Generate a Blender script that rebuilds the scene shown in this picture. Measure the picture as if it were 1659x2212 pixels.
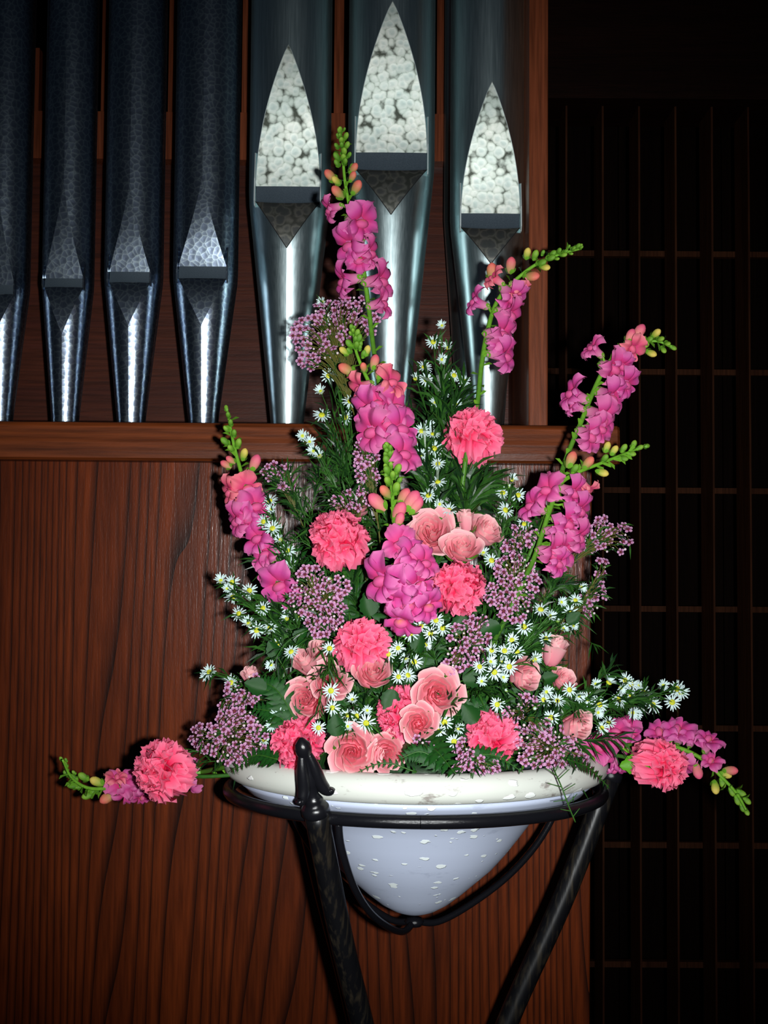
import bpy, math, random
from mathutils import Vector, Matrix, Euler
random.seed(7)
PI = math.pi
scene = bpy.context.scene
C = scene.collection
for o in list(bpy.data.objects): bpy.data.objects.remove(o)

# ------------------------------------------------------------------ camera
IW, IH, F = 1659.0, 2212.0, 2800.0
CZ = 1.40
PITCH, ROLL = math.radians(3.0), math.radians(0.45)
CM = Euler((PI/2 + PITCH, 0, 0)).to_matrix() @ Matrix.Rotation(ROLL, 3, 'Z')
cam_d = bpy.data.cameras.new('camera'); cam = bpy.data.objects.new('camera', cam_d); C.objects.link(cam)
cam.location = (0, 0, CZ); cam.rotation_euler = CM.to_euler()
cam_d.sensor_fit = 'VERTICAL'; cam_d.sensor_height = 36.0; cam_d.lens = 36.0*F/IH
cam_d.clip_start = .05; cam_d.clip_end = 30
scene.camera = cam
CAMP = Vector((0, 0, CZ))

def W(px, py, Y):
    """point of the room at distance Y in front of the camera that the photograph shows at px, py"""
    d = CM @ Vector(((px-IW/2)/F, -(py-IH/2)/F, -1.0))
    return CAMP + d*(Y/d.y)

# ------------------------------------------------------------------ world and light
scene.view_settings.view_transform = 'Standard'; scene.view_settings.look = 'None'
scene.view_settings.gamma = 1; scene.view_settings.use_curve_mapping = False
scene.view_settings.exposure = 0.0
w = bpy.data.worlds.new('dim_hall'); scene.world = w; w.use_nodes = True
bg = w.node_tree.nodes['Background']; bg.inputs[0].default_value = (.5, .72, 1, 1); bg.inputs[1].default_value = .012
fl = bpy.data.lights.new('camera_flash', 'SPOT'); flo = bpy.data.objects.new('camera_flash', fl); C.objects.link(flo)
fl.energy = 112; fl.color = (.97, 1, 1.0); fl.shadow_soft_size = .011
fl.spot_size = math.radians(61); fl.spot_blend = 1.0
flo.location = (.056, .0, CZ-.010)
tgt = W(900, 1120, 1.6)
flo.rotation_euler = (tgt-Vector(flo.location)).to_track_quat('-Z', 'Y').to_euler()

# ------------------------------------------------------------------ materials
def lin(c):
    return tuple(((x/255)/12.92 if x/255 <= .04045 else ((x/255+.055)/1.055)**2.4) for x in c)
def newmat(name):
    m = bpy.data.materials.new(name); m.use_nodes = True
    return m, m.node_tree, m.node_tree.nodes['Principled BSDF']
def setp(p, **k):
    for a, v in k.items():
        p.inputs[a.replace('_', ' ')].default_value = v
def node(nt, t, **k):
    n = nt.nodes.new(t)
    for a, v in k.items(): setattr(n, a, v)
    return n
def ramp(nt, stops):
    n = nt.nodes.new('ShaderNodeValToRGB'); e = n.color_ramp.elements
    while len(e) < len(stops): e.new(.5)
    for i, (p, c) in enumerate(stops): e[i].position = p; e[i].color = (*c, 1)
    return n
def coords(nt, scale, rot=(0, 0, 0)):
    t = node(nt, 'ShaderNodeTexCoord'); mp = node(nt, 'ShaderNodeMapping')
    mp.inputs['Scale'].default_value = scale; mp.inputs['Rotation'].default_value = rot
    nt.links.new(t.outputs['Object'], mp.inputs[0]); return mp

def wood(name, dark, mid, light, axis='Z', rough=.3, coat=.35, line=1.0, lines=55, spec=.12, crough=.24):
    m, nt, p = newmat(name); L = nt.links.new
    s = {'Z': (1, 1, .045), 'X': (.045, 1, 1)}[axis]
    mp = coords(nt, s)
    # slow wander so the grain lines bend, crowd and spread
    n1 = node(nt, 'ShaderNodeTexNoise'); n1.inputs['Scale'].default_value = 3.2; n1.inputs['Detail'].default_value = 2
    L(mp.outputs[0], n1.inputs['Vector'])
    wv = node(nt, 'ShaderNodeTexWave', wave_type='BANDS', bands_direction='X' if axis == 'Z' else 'Z', wave_profile='SAW')
    wv.inputs['Scale'].default_value = lines/6.28*2; wv.inputs['Distortion'].default_value = 0
    ad = node(nt, 'ShaderNodeVectorMath', operation='MULTIPLY_ADD')
    ad.inputs[1].default_value = (.55,)*3
    L(n1.outputs['Color'], ad.inputs[0]); L(mp.outputs[0], ad.inputs[2]); L(ad.outputs[0], wv.inputs['Vector'])
    n2 = node(nt, 'ShaderNodeTexNoise'); n2.inputs['Scale'].default_value = 260; n2.inputs['Detail'].default_value = 4
    L(mp.outputs[0], n2.inputs['Vector'])
    n3 = node(nt, 'ShaderNodeTexNoise'); n3.inputs['Scale'].default_value = 9; n3.inputs['Detail'].default_value = 3
    L(mp.outputs[0], n3.inputs['Vector'])
    r1 = ramp(nt, [(0, mid), (.62, light), (.86, tuple(a*(1-.55*line)+b*.55*line for a, b in zip(light, dark))), (1, dark if line > .6 else mid)])
    L(wv.outputs['Fac'], r1.inputs[0])
    mx = node(nt, 'ShaderNodeMixRGB', blend_type='MULTIPLY'); mx.inputs[0].default_value = .75
    r2 = ramp(nt, [(.3, (.45,)*3), (.62, (1.1,)*3)]); L(n2.outputs['Fac'], r2.inputs[0])
    L(r1.outputs[0], mx.inputs[1]); L(r2.outputs[0], mx.inputs[2])
    mx2 = node(nt, 'ShaderNodeMixRGB', blend_type='MULTIPLY'); mx2.inputs[0].default_value = .8
    r3 = ramp(nt, [(.3, (.55, .5, .5)), (.7, (1.15, 1.15, 1.15))]); L(n3.outputs['Fac'], r3.inputs[0])
    L(mx.outputs[0], mx2.inputs[1]); L(r3.outputs[0], mx2.inputs[2])
    L(mx2.outputs[0], p.inputs['Base Color'])
    b = node(nt, 'ShaderNodeBump'); b.inputs['Strength'].default_value = .35; b.inputs['Distance'].default_value = .0006
    L(n2.outputs['Fac'], b.inputs['Height'])
    # fine orange peel in the varnish
    n4 = node(nt, 'ShaderNodeTexNoise'); n4.inputs['Scale'].default_value = 620; n4.inputs['Detail'].default_value = 2
    mp4 = coords(nt, (1, 1, .22) if axis == 'Z' else (.22, 1, 1)); L(mp4.outputs[0], n4.inputs['Vector'])
    b2 = node(nt, 'ShaderNodeBump'); b2.inputs['Strength'].default_value = .32; b2.inputs['Distance'].default_value = .00035
    L(n4.outputs['Fac'], b2.inputs['Height']); L(b.outputs[0], b2.inputs['Normal'])
    L(b2.outputs[0], p.inputs['Normal']); L(b2.outputs[0], p.inputs['Coat Normal'])
    setp(p, Roughness=rough, Coat_Weight=coat, Coat_Roughness=crough)
    p.inputs['Specular IOR Level'].default_value = spec
    return m

M = {}
M['panel'] = wood('stained_panel_wood', (.014, .003, .0012), (.098, .0165, .0028), (.148, .0255, .0045), 'Z', .55, .70, 1, 60, .04, .215)
M['rail'] = wood('stained_rail_wood', (.05, .011, .003), (.14, .032, .008), (.20, .045, .010), 'X', .5, .22, .5, 60)
M['back'] = wood('dark_back_panel_wood', (.03, .007, .004), (.06, .014, .008), (.07, .016, .007), 'X', .5, .25, .4, 30)
M['post'] = wood('post_wood', (.09, .022, .009), (.15, .036, .013), (.18, .045, .017), 'Z', .45, .08, .4, 90)
M['slat'] = wood('lattice_wood', (.038, .014, .006), (.062, .022, .010), (.078, .027, .012), 'Z', .6, .0, .3, 60, .05)
M['dark_wood'] = wood('dark_wall_wood', (.006, .002, .001), (.014, .004, .002), (.018, .005, .0025), 'X', .6, 0, .4, 25, .1)  # plain dark wood of the panel above the lattice
M['dark_wood_v'] = wood('dark_board_wood', (.003, .001, .0006), (.006, .002, .0012), (.008, .003, .0015), 'Z', .7, 0, .4, 25, .05)

def planished(name, cell, base, rough, bump, edge):
    m, nt, p = newmat(name); L = nt.links.new
    mp = coords(nt, (1, 1, 1))
    nz = node(nt, 'ShaderNodeTexNoise'); nz.inputs['Scale'].default_value = 1/cell*.6
    ad = node(nt, 'ShaderNodeVectorMath', operation='MULTIPLY_ADD'); ad.inputs[1].default_value = (cell*.5,)*3
    L(mp.outputs[0], nz.inputs['Vector']); L(nz.outputs['Color'], ad.inputs[0]); L(mp.outputs[0], ad.inputs[2])
    v = node(nt, 'ShaderNodeTexVoronoi', feature='DISTANCE_TO_EDGE'); v.inputs['Scale'].default_value = 1/cell; v.inputs['Randomness'].default_value = .85
    L(ad.outputs[0], v.inputs['Vector'])
    v2 = node(nt, 'ShaderNodeTexVoronoi', feature='F1'); v2.inputs['Scale'].default_value = 1/cell; v2.inputs['Randomness'].default_value = .85
    L(ad.outputs[0], v2.inputs['Vector'])
    r = ramp(nt, edge); L(v.outputs['Distance'], r.inputs[0])
    L(r.outputs[0], p.inputs['Base Color'])
    b = node(nt, 'ShaderNodeBump'); b.inputs['Strength'].default_value = bump; b.inputs['Distance'].default_value = cell*.35
    L(v2.outputs['Distance'], b.inputs['Height']); L(b.outputs[0], p.inputs['Normal'])
    setp(p, Metallic=1.0, Roughness=rough)
    return m
M['hammered'] = planished('hammered_dark_pipe_metal', .0085, None, .29, .07, [(0, (.52, .62, .66)), (.04, (.32, .39, .47)), (.2, (.22, .27, .36)), (1, (.24, .29, .38))])
def scales(name, cell, rough, bump, stops):
    """overlapping round hammer marks: shallow dishes whose light rims and dark gaps are put into the colour"""
    m, nt, p = newmat(name); L = nt.links.new
    mp0 = coords(nt, (1, .35, 1)); nz = node(nt, 'ShaderNodeTexNoise'); nz.inputs['Scale'].default_value = 75; nz.inputs['Detail'].default_value = 2
    L(mp0.outputs[0], nz.inputs['Vector']); mp = node(nt, 'ShaderNodeVectorMath', operation='MULTIPLY_ADD'); mp.inputs[1].default_value = (.0085,)*3
    L(nz.outputs['Color'], mp.inputs[0]); L(mp0.outputs[0], mp.inputs[2])
    v = node(nt, 'ShaderNodeTexVoronoi', feature='F1'); v.inputs['Scale'].default_value = 1/cell; v.inputs['Randomness'].default_value = .74
    L(mp.outputs[0], v.inputs['Vector'])
    n = node(nt, 'ShaderNodeTexNoise'); n.inputs['Scale'].default_value = 210; n.inputs['Detail'].default_value = 2; L(mp.outputs[0], n.inputs['Vector'])
    ad = node(nt, 'ShaderNodeMath', operation='MULTIPLY_ADD'); ad.inputs[1].default_value = .12; L(n.outputs['Fac'], ad.inputs[0]); L(v.outputs['Distance'], ad.inputs[2])
    r = ramp(nt, stops); L(ad.outputs[0], r.inputs[0])
    n2 = node(nt, 'ShaderNodeTexNoise'); n2.inputs['Scale'].default_value = 28; L(mp.outputs[0], n2.inputs['Vector'])
    r2 = ramp(nt, [(.35, (.80, .86, .84)), (.65, (1, 1, .97))]); L(n2.outputs['Fac'], r2.inputs[0])
    mx = node(nt, 'ShaderNodeMixRGB', blend_type='MULTIPLY'); mx.inputs[0].default_value = 1
    L(r.outputs[0], mx.inputs[1]); L(r2.outputs[0], mx.inputs[2]); L(mx.outputs[0], p.inputs['Base Color'])
    b = node(nt, 'ShaderNodeBump'); b.inputs['Strength'].default_value = bump; b.inputs['Distance'].default_value = cell*.3
    L(v.outputs['Distance'], b.inputs['Height']); L(b.outputs[0], p.inputs['Normal'])
    setp(p, Metallic=.85, Roughness=rough); return m
M['lip_metal'] = scales('hammered_bright_lip_metal', .0118, .54, .07, [(0, (.70, .78, .76)), (.30, (.78, .86, .82)), (.52, (.97, 1, .95)), (.68, (.80, .86, .79)), (.80, (.40, .43, .39)), (.92, (.10, .11, .09))])  # pale tin, with the flash reflection brightened into the base colour
M['lip_low'] = scales('hammered_lower_lip_metal', .015, .5, .06, [(0, (.10, .11, .11)), (.45, (.12, .12, .12)), (.60, (.22, .21, .19)), (.75, (.10, .10, .09))])  # lip facing away from the flash: its shade is put into the colour
m, nt, p = newmat('brushed_pipe_metal'); L = nt.links.new
mp = coords(nt, (60, 60, 2.0), (.0, .0, 0))
n = node(nt, 'ShaderNodeTexNoise'); n.inputs['Scale'].default_value = 9; n.inputs['Detail'].default_value = 5
L(mp.outputs[0], n.inputs['Vector'])
r = ramp(nt, [(.3, (.56, .71, .73)), (.7, (.72, .87, .89))]); L(n.outputs['Fac'], r.inputs[0]); L(r.outputs[0], p.inputs['Base Color'])
rr = ramp(nt, [(.3, (.305,)*3), (.7, (.34,)*3)]); L(n.outputs['Fac'], rr.inputs[0]); L(rr.outputs[0], p.inputs['Roughness'])
setp(p, Metallic=1.0); M['brushed'] = m
m, nt, p = newmat('ear_metal'); setp(p, Base_Color=(.6, .68, .68, 1), Metallic=.6, Roughness=.5); M['ear'] = m
m, nt, p = newmat('languid_metal'); setp(p, Base_Color=(.055, .075, .10, 1), Metallic=.3, Roughness=.55)
n = node(nt, 'ShaderNodeTexNoise'); n.inputs['Scale'].default_value = 40; r = ramp(nt, [(.3, (.045, .065, .085)), (.7, (.075, .10, .125))])
nt.links.new(n.outputs['Fac'], r.inputs[0]); nt.links.new(r.outputs[0], p.inputs['Base Color']); M['languid'] = m
m, nt, p = newmat('mouth_dark'); setp(p, Base_Color=(.004, .004, .005, 1), Roughness=.9); M['dark'] = m

# black iron with rubbed streaks
m, nt, p = newmat('black_rubbed_iron'); L = nt.links.new
mp = coords(nt, (1, 1, .045)); n = node(nt, 'ShaderNodeTexNoise'); n.inputs['Scale'].default_value = 210; n.inputs['Detail'].default_value = 6
L(mp.outputs[0], n.inputs['Vector']); r = ramp(nt, [(.50, (.004, .004, .005)), (.70, (.024, .019, .013)), (.88, (.08, .06, .04))])
L(n.outputs['Fac'], r.inputs[0]); L(r.outputs[0], p.inputs['Base Color'])
setp(p, Roughness=.34); p.inputs['Specular IOR Level'].default_value = .35
b = node(nt, 'ShaderNodeBump'); b.inputs['Strength'].default_value = .3; b.inputs['Distance'].default_value = .001
L(n.outputs['Fac'], b.inputs['Height']); L(b.outputs[0], p.inputs['Normal']); M['iron'] = m
m, nt, p = newmat('smooth_black_iron'); setp(p, Base_Color=(.006, .006, .008, 1), Roughness=.24); p.inputs['Specular IOR Level'].default_value = .4
n = node(nt, 'ShaderNodeTexNoise'); n.inputs['Scale'].default_value = 90; b = node(nt, 'ShaderNodeBump'); b.inputs['Strength'].default_value = .2; b.inputs['Distance'].default_value = .0006
nt.links.new(n.outputs['Fac'], b.inputs['Height']); nt.links.new(b.outputs[0], p.inputs['Normal']); M['iron_smooth'] = m

# whitewashed bowl with chips and flecks
def bowlmat(name, base, fleck, dirt, dirt_amt, fl_scale=48):
    m, nt, p = newmat(name); L = nt.links.new
    t = node(nt, 'ShaderNodeTexCoord')
    mp = node(nt, 'ShaderNodeMapping'); mp.inputs['Scale'].default_value = (1, 1, 2.2); L(t.outputs['Object'], mp.inputs[0])
    v = node(nt, 'ShaderNodeTexVoronoi', feature='F1'); v.inputs['Scale'].default_value = fl_scale
    n0 = node(nt, 'ShaderNodeTexNoise'); n0.inputs['Scale'].default_value = 60; n0.inputs['Detail'].default_value = 3
    ad = node(nt, 'ShaderNodeVectorMath', operation='MULTIPLY_ADD'); ad.inputs[1].default_value = (.014,)*3
    L(mp.outputs[0], n0.inputs['Vector']); L(n0.outputs['Color'], ad.inputs[0]); L(mp.outputs[0], ad.inputs[2]); L(ad.outputs[0], v.inputs['Vector'])
    # only some cells carry a fleck: distance compared with a random radius per cell
    sep = node(nt, 'ShaderNodeSeparateColor'); L(v.outputs['Color'], sep.inputs[0])
    mul = node(nt, 'ShaderNodeMath', operation='MULTIPLY_ADD'); L(sep.outputs[0], mul.inputs[0]); mul.inputs[1].default_value = .50; mul.inputs[2].default_value = -.10
    sub = node(nt, 'ShaderNodeMath', operation='SUBTRACT'); L(mul.outputs[0], sub.inputs[0]); L(v.outputs['Distance'], sub.inputs[1])
    rf = ramp(nt, [(0, (0,)*3), (.04, (1,)*3)]); L(sub.outputs[0], rf.inputs[0])
    n = node(nt, 'ShaderNodeTexNoise'); n.inputs['Scale'].default_value = 26; n.inputs['Detail'].default_value = 7; n.inputs['Roughness'].default_value = .7
    mp2 = node(nt, 'ShaderNodeMapping'); mp2.inputs['Scale'].default_value = (1, 1, 3); L(t.outputs['Object'], mp2.inputs[0]); L(mp2.outputs[0], n.inputs['Vector'])
    rd = ramp(nt, [(.33, (dirt_amt,)*3), (.41, (0,)*3)]); L(n.outputs['Fac'], rd.inputs[0])
    m1 = node(nt, 'ShaderNodeMixRGB'); m1.inputs[1].default_value = (*base, 1); m1.inputs[2].default_value = (*dirt, 1); L(rd.outputs[0], m1.inputs[0])
    m2 = node(nt, 'ShaderNodeMixRGB'); m2.inputs[2].default_value = (*fleck, 1); L(rf.outputs[0], m2.inputs[0]); L(m1.outputs[0], m2.inputs[1])
    L(m2.outputs[0], p.inputs['Base Color']); setp(p, Roughness=.5)
    b = node(nt, 'ShaderNodeBump'); b.inputs['Strength'].default_value = .5; b.inputs['Distance'].default_value = .002
    L(rf.outputs[0], b.inputs['Height']); L(b.outputs[0], p.inputs['Normal'])
    return m
M['bowl'] = bowlmat('pale_grey_blue_bowl', (.54, .60, .76), (.92, 1, 1), (.32, .36, .48), .35, 62)
M['rim'] = bowlmat('cream_white_rim', (.66, .68, .62), (.95, .98, .95), (.26, .22, .20), .85, 42)

def petalmat(name, noise=.12, transl=.22, rough=.55, vein=0):
    m, nt, p = newmat(name); L = nt.links.new
    a = node(nt, 'ShaderNodeAttribute', attribute_name='Col')
    n = node(nt, 'ShaderNodeTexNoise'); n.inputs['Scale'].default_value = 160; n.inputs['Detail'].default_value = 3
    t = node(nt, 'ShaderNodeTexCoord'); L(t.outputs['Object'], n.inputs['Vector'])
    r = ramp(nt, [(.3, (1-noise,)*3), (.7, (1+noise*.5,)*3)]); L(n.outputs['Fac'], r.inputs[0])
    mx = node(nt, 'ShaderNodeMixRGB', blend_type='MULTIPLY'); mx.inputs[0].default_value = 1
    L(a.outputs['Color'], mx.inputs[1]); L(r.outputs[0], mx.inputs[2]); L(mx.outputs[0], p.inputs['Base Color'])
    setp(p, Roughness=rough); p.inputs['Specular IOR Level'].default_value = .25
    b = node(nt, 'ShaderNodeBump'); b.inputs['Strength'].default_value = .25; b.inputs['Distance'].default_value = .0008
    L(n.outputs['Fac'], b.inputs['Height']); L(b.outputs[0], p.inputs['Normal'])
    tr = node(nt, 'ShaderNodeBsdfTranslucent'); L(mx.outputs[0], tr.inputs[0])
    ms = node(nt, 'ShaderNodeMixShader'); ms.inputs[0].default_value = transl
    out = nt.nodes['Material Output']; L(p.outputs[0], ms.inputs[1]); L(tr.outputs[0], ms.inputs[2]); L(ms.outputs[0], out.inputs[0])
    return m
M['petal'] = petalmat('soft_petal', .1, .30); M['white_petal'] = petalmat('white_petal', .05, .15)
M['green'] = petalmat('fresh_green_stem', .2, .08, .42); M['leaf'] = petalmat('glossy_dark_leaf', .25, .08, .33)

# ------------------------------------------------------------------ mesh helpers
class MB:
    def __init__(s): s.v = []; s.f = []; s.c = []; s.m = []
    def add(s, vs, fs, col=(1, 1, 1), mat=0, X=None):
        o = len(s.v)
        for i, v in enumerate(vs):
            s.v.append(tuple(X @ Vector(v)) if X is not None else tuple(v))
            s.c.append(col[i] if isinstance(col, list) else col)
        for f in fs: s.f.append(tuple(o+i for i in f)); s.m.append(mat)
        return s
    def mesh(s, name, mats, smooth=True, col=True):
        me = bpy.data.meshes.new(name); me.from_pydata(s.v, [], s.f)
        for x in mats: me.materials.append(x)
        if len(mats) > 1: me.polygons.foreach_set('material_index', s.m)
        if col:
            at = me.color_attributes.new('Col', 'FLOAT_COLOR', 'POINT')
            buf = []
            for c in s.c: buf += [c[0], c[1], c[2], 1]
            at.data.foreach_set('color', buf)
        if smooth: me.polygons.foreach_set('use_smooth', [True]*len(me.polygons))
        me.update(); return me
    def obj(s, name, mats, parent=None, smooth=True, col=True):
        if not isinstance(mats, list): mats = [mats]
        return put(name, s.mesh(name, mats, smooth, col), parent)
def put(name, me, parent=None, X=None):
    o = bpy.data.objects.new(name, me); C.objects.link(o)
    if X is not None: o.matrix_basis = X
    if parent: o.parent = parent
    return o
def thing(name, label, cat, loc=(0, 0, 0), group=None):
    o = bpy.data.objects.new(name, None); C.objects.link(o); o.empty_display_size = .02
    o.location = loc; o['label'] = label; o['category'] = cat
    if group: o['group'] = group
    return o
def tag(o, label, cat, group=None, kind=None):
    o['label'] = label; o['category'] = cat
    if group: o['group'] = group
    if kind: o['kind'] = kind
    return o
def grid(nu, nv, fn):
    vs = []; cs = []
    for j in range(nv+1):
        for i in range(nu+1):
            r = fn(-1+2*i/nu, j/nv, i, j); vs.append(r[0]); cs.append(r[1])
    fs = [(j*(nu+1)+i, j*(nu+1)+i+1, (j+1)*(nu+1)+i+1, (j+1)*(nu+1)+i) for j in range(nv) for i in range(nu)]
    return vs, fs, cs
def box(mb, a, b, X=None, col=(1, 1, 1), bev=0):
    x0, y0, z0 = a; x1, y1, z1 = b
    vs = [(x0, y0, z0), (x1, y0, z0), (x1, y1, z0), (x0, y1, z0), (x0, y0, z1), (x1, y0, z1), (x1, y1, z1), (x0, y1, z1)]
    mb.add(vs, [(0, 3, 2, 1), (4, 5, 6, 7), (0, 1, 5, 4), (1, 2, 6, 5), (2, 3, 7, 6), (3, 0, 4, 7)], col, 0, X)
def tube(mb, pts, rad, sides=6, col=(1, 1, 1), mat=0, caps=True):
    pts = [Vector(p) for p in pts]; n = len(pts)
    if not isinstance(rad, (list, tuple)): rad = [rad]*n
    vs = []; up = None
    for i, p in enumerate(pts):
        t = (pts[min(i+1, n-1)]-pts[max(i-1, 0)]).normalized()
        if up is None: up = t.orthogonal().normalized()
        up = (up - t*up.dot(t)).normalized(); s = t.cross(up)
        for k in range(sides):
            a = 2*PI*k/sides; vs.append(p + (up*math.cos(a)+s*math.sin(a))*rad[i])
    fs = [(i*sides+k, i*sides+(k+1) % sides, (i+1)*sides+(k+1) % sides, (i+1)*sides+k) for i in range(n-1) for k in range(sides)]
    if caps: fs += [tuple(reversed(range(sides))), tuple((n-1)*sides+k for k in range(sides))]
    cs = col
    if isinstance(col, list): cs = [c for c in col for _ in range(sides)]
    mb.add(vs, fs, cs, mat)
def spline(pts, n=6):
    P = [Vector(p) for p in pts]
    if len(P) == 2: return [P[0].lerp(P[1], i/n) for i in range(n+1)]
    Q = [P[0]*2-P[1]] + P + [P[-1]*2-P[-2]]; out = []
    for i in range(1, len(Q)-2):
        a, b, c, d = Q[i-1:i+3]
        for k in range(n):
            t = k/n; out.append(.5*((2*b)+(c-a)*t+(2*a-5*b+4*c-d)*t*t+(3*b-a-3*c+d)*t**3))
    out.append(P[-1]); return out
def lathe(mb, prof, seg=48, col=(1, 1, 1), mat=0, X=None, close=False):
    vs = []; n = len(prof)
    for r, z in prof:
        for k in range(seg):
            a = 2*PI*k/seg; vs.append((r*math.cos(a), r*math.sin(a), z))
    fs = [(i*seg+k, i*seg+(k+1) % seg, (i+1)*seg+(k+1) % seg, (i+1)*seg+k) for i in range(n-1) for k in range(seg)]
    cs = [c for c in col for _ in range(seg)] if isinstance(col, list) else col
    mb.add(vs, fs, cs, mat, X)
def frame(pos, z, up, s=1.0):
    z = z.normalized(); x = up.cross(z)
    if x.length < 1e-4: x = z.orthogonal()
    x.normalize(); y = z.cross(x)
    R = Matrix((x, y, z)).transposed().to_4x4()
    if not isinstance(s, tuple): s = (s, s, s)
    return Matrix.Translation(pos) @ R @ Matrix.Diagonal((*s, 1))
def bevel(o, w_, seg=2):
    md = o.modifiers.new('bevel', 'BEVEL'); md.width = w_; md.segments = seg; md.limit_method = 'ANGLE'

# ------------------------------------------------------------------ setting: floor, dark wall and lattice beyond
YW = 1.75            # front panel of the organ case
mb = MB(); box(mb, (-3, -1.2, -.05), (4, 4.2, 0)); fo = mb.obj('floor', M['dark_wood_v'], smooth=False); fo['kind'] = 'structure'
YB = 3.75
wall = thing('wall_back', 'dark wall of upright boards behind the lattice', 'wall'); wall['kind'] = 'structure'
del wall['category']
x = -1.6
while x < 2.9:
    mb = MB(); box(mb, (x+.002, YB+random.uniform(0, .006), 0), (x+.150, YB+.04, 3.4)); mb.obj('plank', M['dark_wood_v'], wall, smooth=False); x += .152
# broad dark panel above the lattice
YL = 3.05
mb = MB()
a = W(1100, 214, YL-.04); box(mb, (-.4, YL-.05, a.z), (2.6, YL+.14, 3.4))
o = mb.obj('trim_1', M['dark_wood'], smooth=False); o['kind'] = 'structure'
lat = thing('lattice_screen', 'dark lattice screen of thin upright wooden slats with crossbars', 'screen', (0, YL, 0))
ztop = a.z
def XAT(px, Y, py=1250): return W(px, py, Y).x
x0 = XAT(1303, YL); dx = XAT(1383, YL)-x0
for k in range(-5, 12):
    mb = MB(); xx = x0+k*dx; box(mb, (xx-.0022, 0, 0), (xx+.0022, .115, ztop)); mb.obj('slat', M['slat'], lat, smooth=False)
for py in (224, 551, 805, 1060, 1315, 1571, 1823, 2080):
    z = W(1400, py, YL+.13).z
    mb = MB(); box(mb, (x0-5*dx, .116, z-.007), (x0+11*dx, .135, z+.007)); o = mb.obj('crossbar', M['slat'], lat, smooth=False)

# ------------------------------------------------------------------ organ case
XR = XAT(1279, YW)
zt = W(600, 996, YW).z        # top of the panel
zr0, zr1 = W(600, 996, YW-.035).z, W(600, 913, YW-.035).z
case = thing('organ_case', 'reddish stained wooden organ case with front panel and moulded rail', 'organ case', (0, YW, 0))
mb = MB(); box(mb, (-1.6, 0, .0), (XR, .03, zt+.02))
mb.v = [(x_, y_+(zt-z_)*.028, z_) for x_, y_, z_ in mb.v]
o = mb.obj('front_panel', M['panel'], case, smooth=False); bevel(o, .002)
mb = MB(); box(mb, (XR-.03, .03, 0), (XR, .62, zt+.02)); mb.obj('side_panel', M['panel'], case, smooth=False)
# rail: moulded profile swept along the front
prof = [(0, zr0), (-.030, zr0), (-.0345, zr0+.003), (-.036, zr0+.012), (-.0355, zr0+.024), (-.0345, zr0+.030), (-.033, zr1-.006), (-.030, zr1-.001), (-.027, zr1), (.34, zr1), (.34, zr0+.02), (0, zr0+.02)]
XE = XAT(1340, YW-.03)
mb = MB(); n = len(prof); vs = []
for xx, ins in ((-1.6, 0), (XE-.012, 0), (XE-.004, .0), (XE, .006)):
    for y, z in prof:
        zc = (zr0+zr1)/2
        vs.append((xx, y+(ins if y < -.001 else 0), zc+(z-zc)*(1-ins*5)))
fs = [(i*n+k, i*n+(k+1) % n, (i+1)*n+(k+1) % n, (i+1)*n+k) for i in range(3) for k in range(n)] + [tuple(range(n)), tuple(reversed(range(3*n, 4*n)))]
mb.add(vs, fs); o = mb.obj('rail', M['rail'], case, smooth=False)
# back panel behind the pipe feet, rack board and posts
YBK = 2.06
zb1 = W(600, 345, YBK).z
mb = MB(); box(mb, (-1.6, YBK-YW, zr1-.02), (XAT(1160, YBK), YBK-YW+.02, zb1)); mb.obj('back_panel', M['back'], case, smooth=False)
za, zb = W(230, 345, YBK-.025).z, W(230, 243, YBK-.025).z
mb = MB(); box(mb, (-1.6, YBK-.03-YW, za), (XAT(1160, YBK), YBK-YW+.012, zb)); mb.obj('rack_board', M['post'], case, smooth=False)
for pa, pb, pt, in ((222, 240, 0), (366, 382, 0), (524, 541, 0), (722, 742, 0), (943, 963, 0), (70, 88, 110)):
    ztp = 2.9 if pt == 0 else W(80, pt, YBK).z
    mb = MB(); box(mb, (XAT(pa, YBK, 200), YBK-.012-YW, zb+.001), (XAT(pb, YBK, 200), YBK+.03-YW, ztp)); mb.obj('post', M['post'], case, smooth=False)
mb = MB(); box(mb, (XAT(1141, YW+.02), .02, zr1), (XAT(1183, YW+.02), .34, 2.9)); o = mb.obj('corner_post', M['post'], case, smooth=False); bevel(o, .002)
mb = MB(); box(mb, (XAT(1125, YBK-.02), .25, zr1), (XAT(1160, YBK-.02), YBK-YW, 2.9)); mb.obj('corner_strip', M['back'], case, smooth=False)

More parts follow.
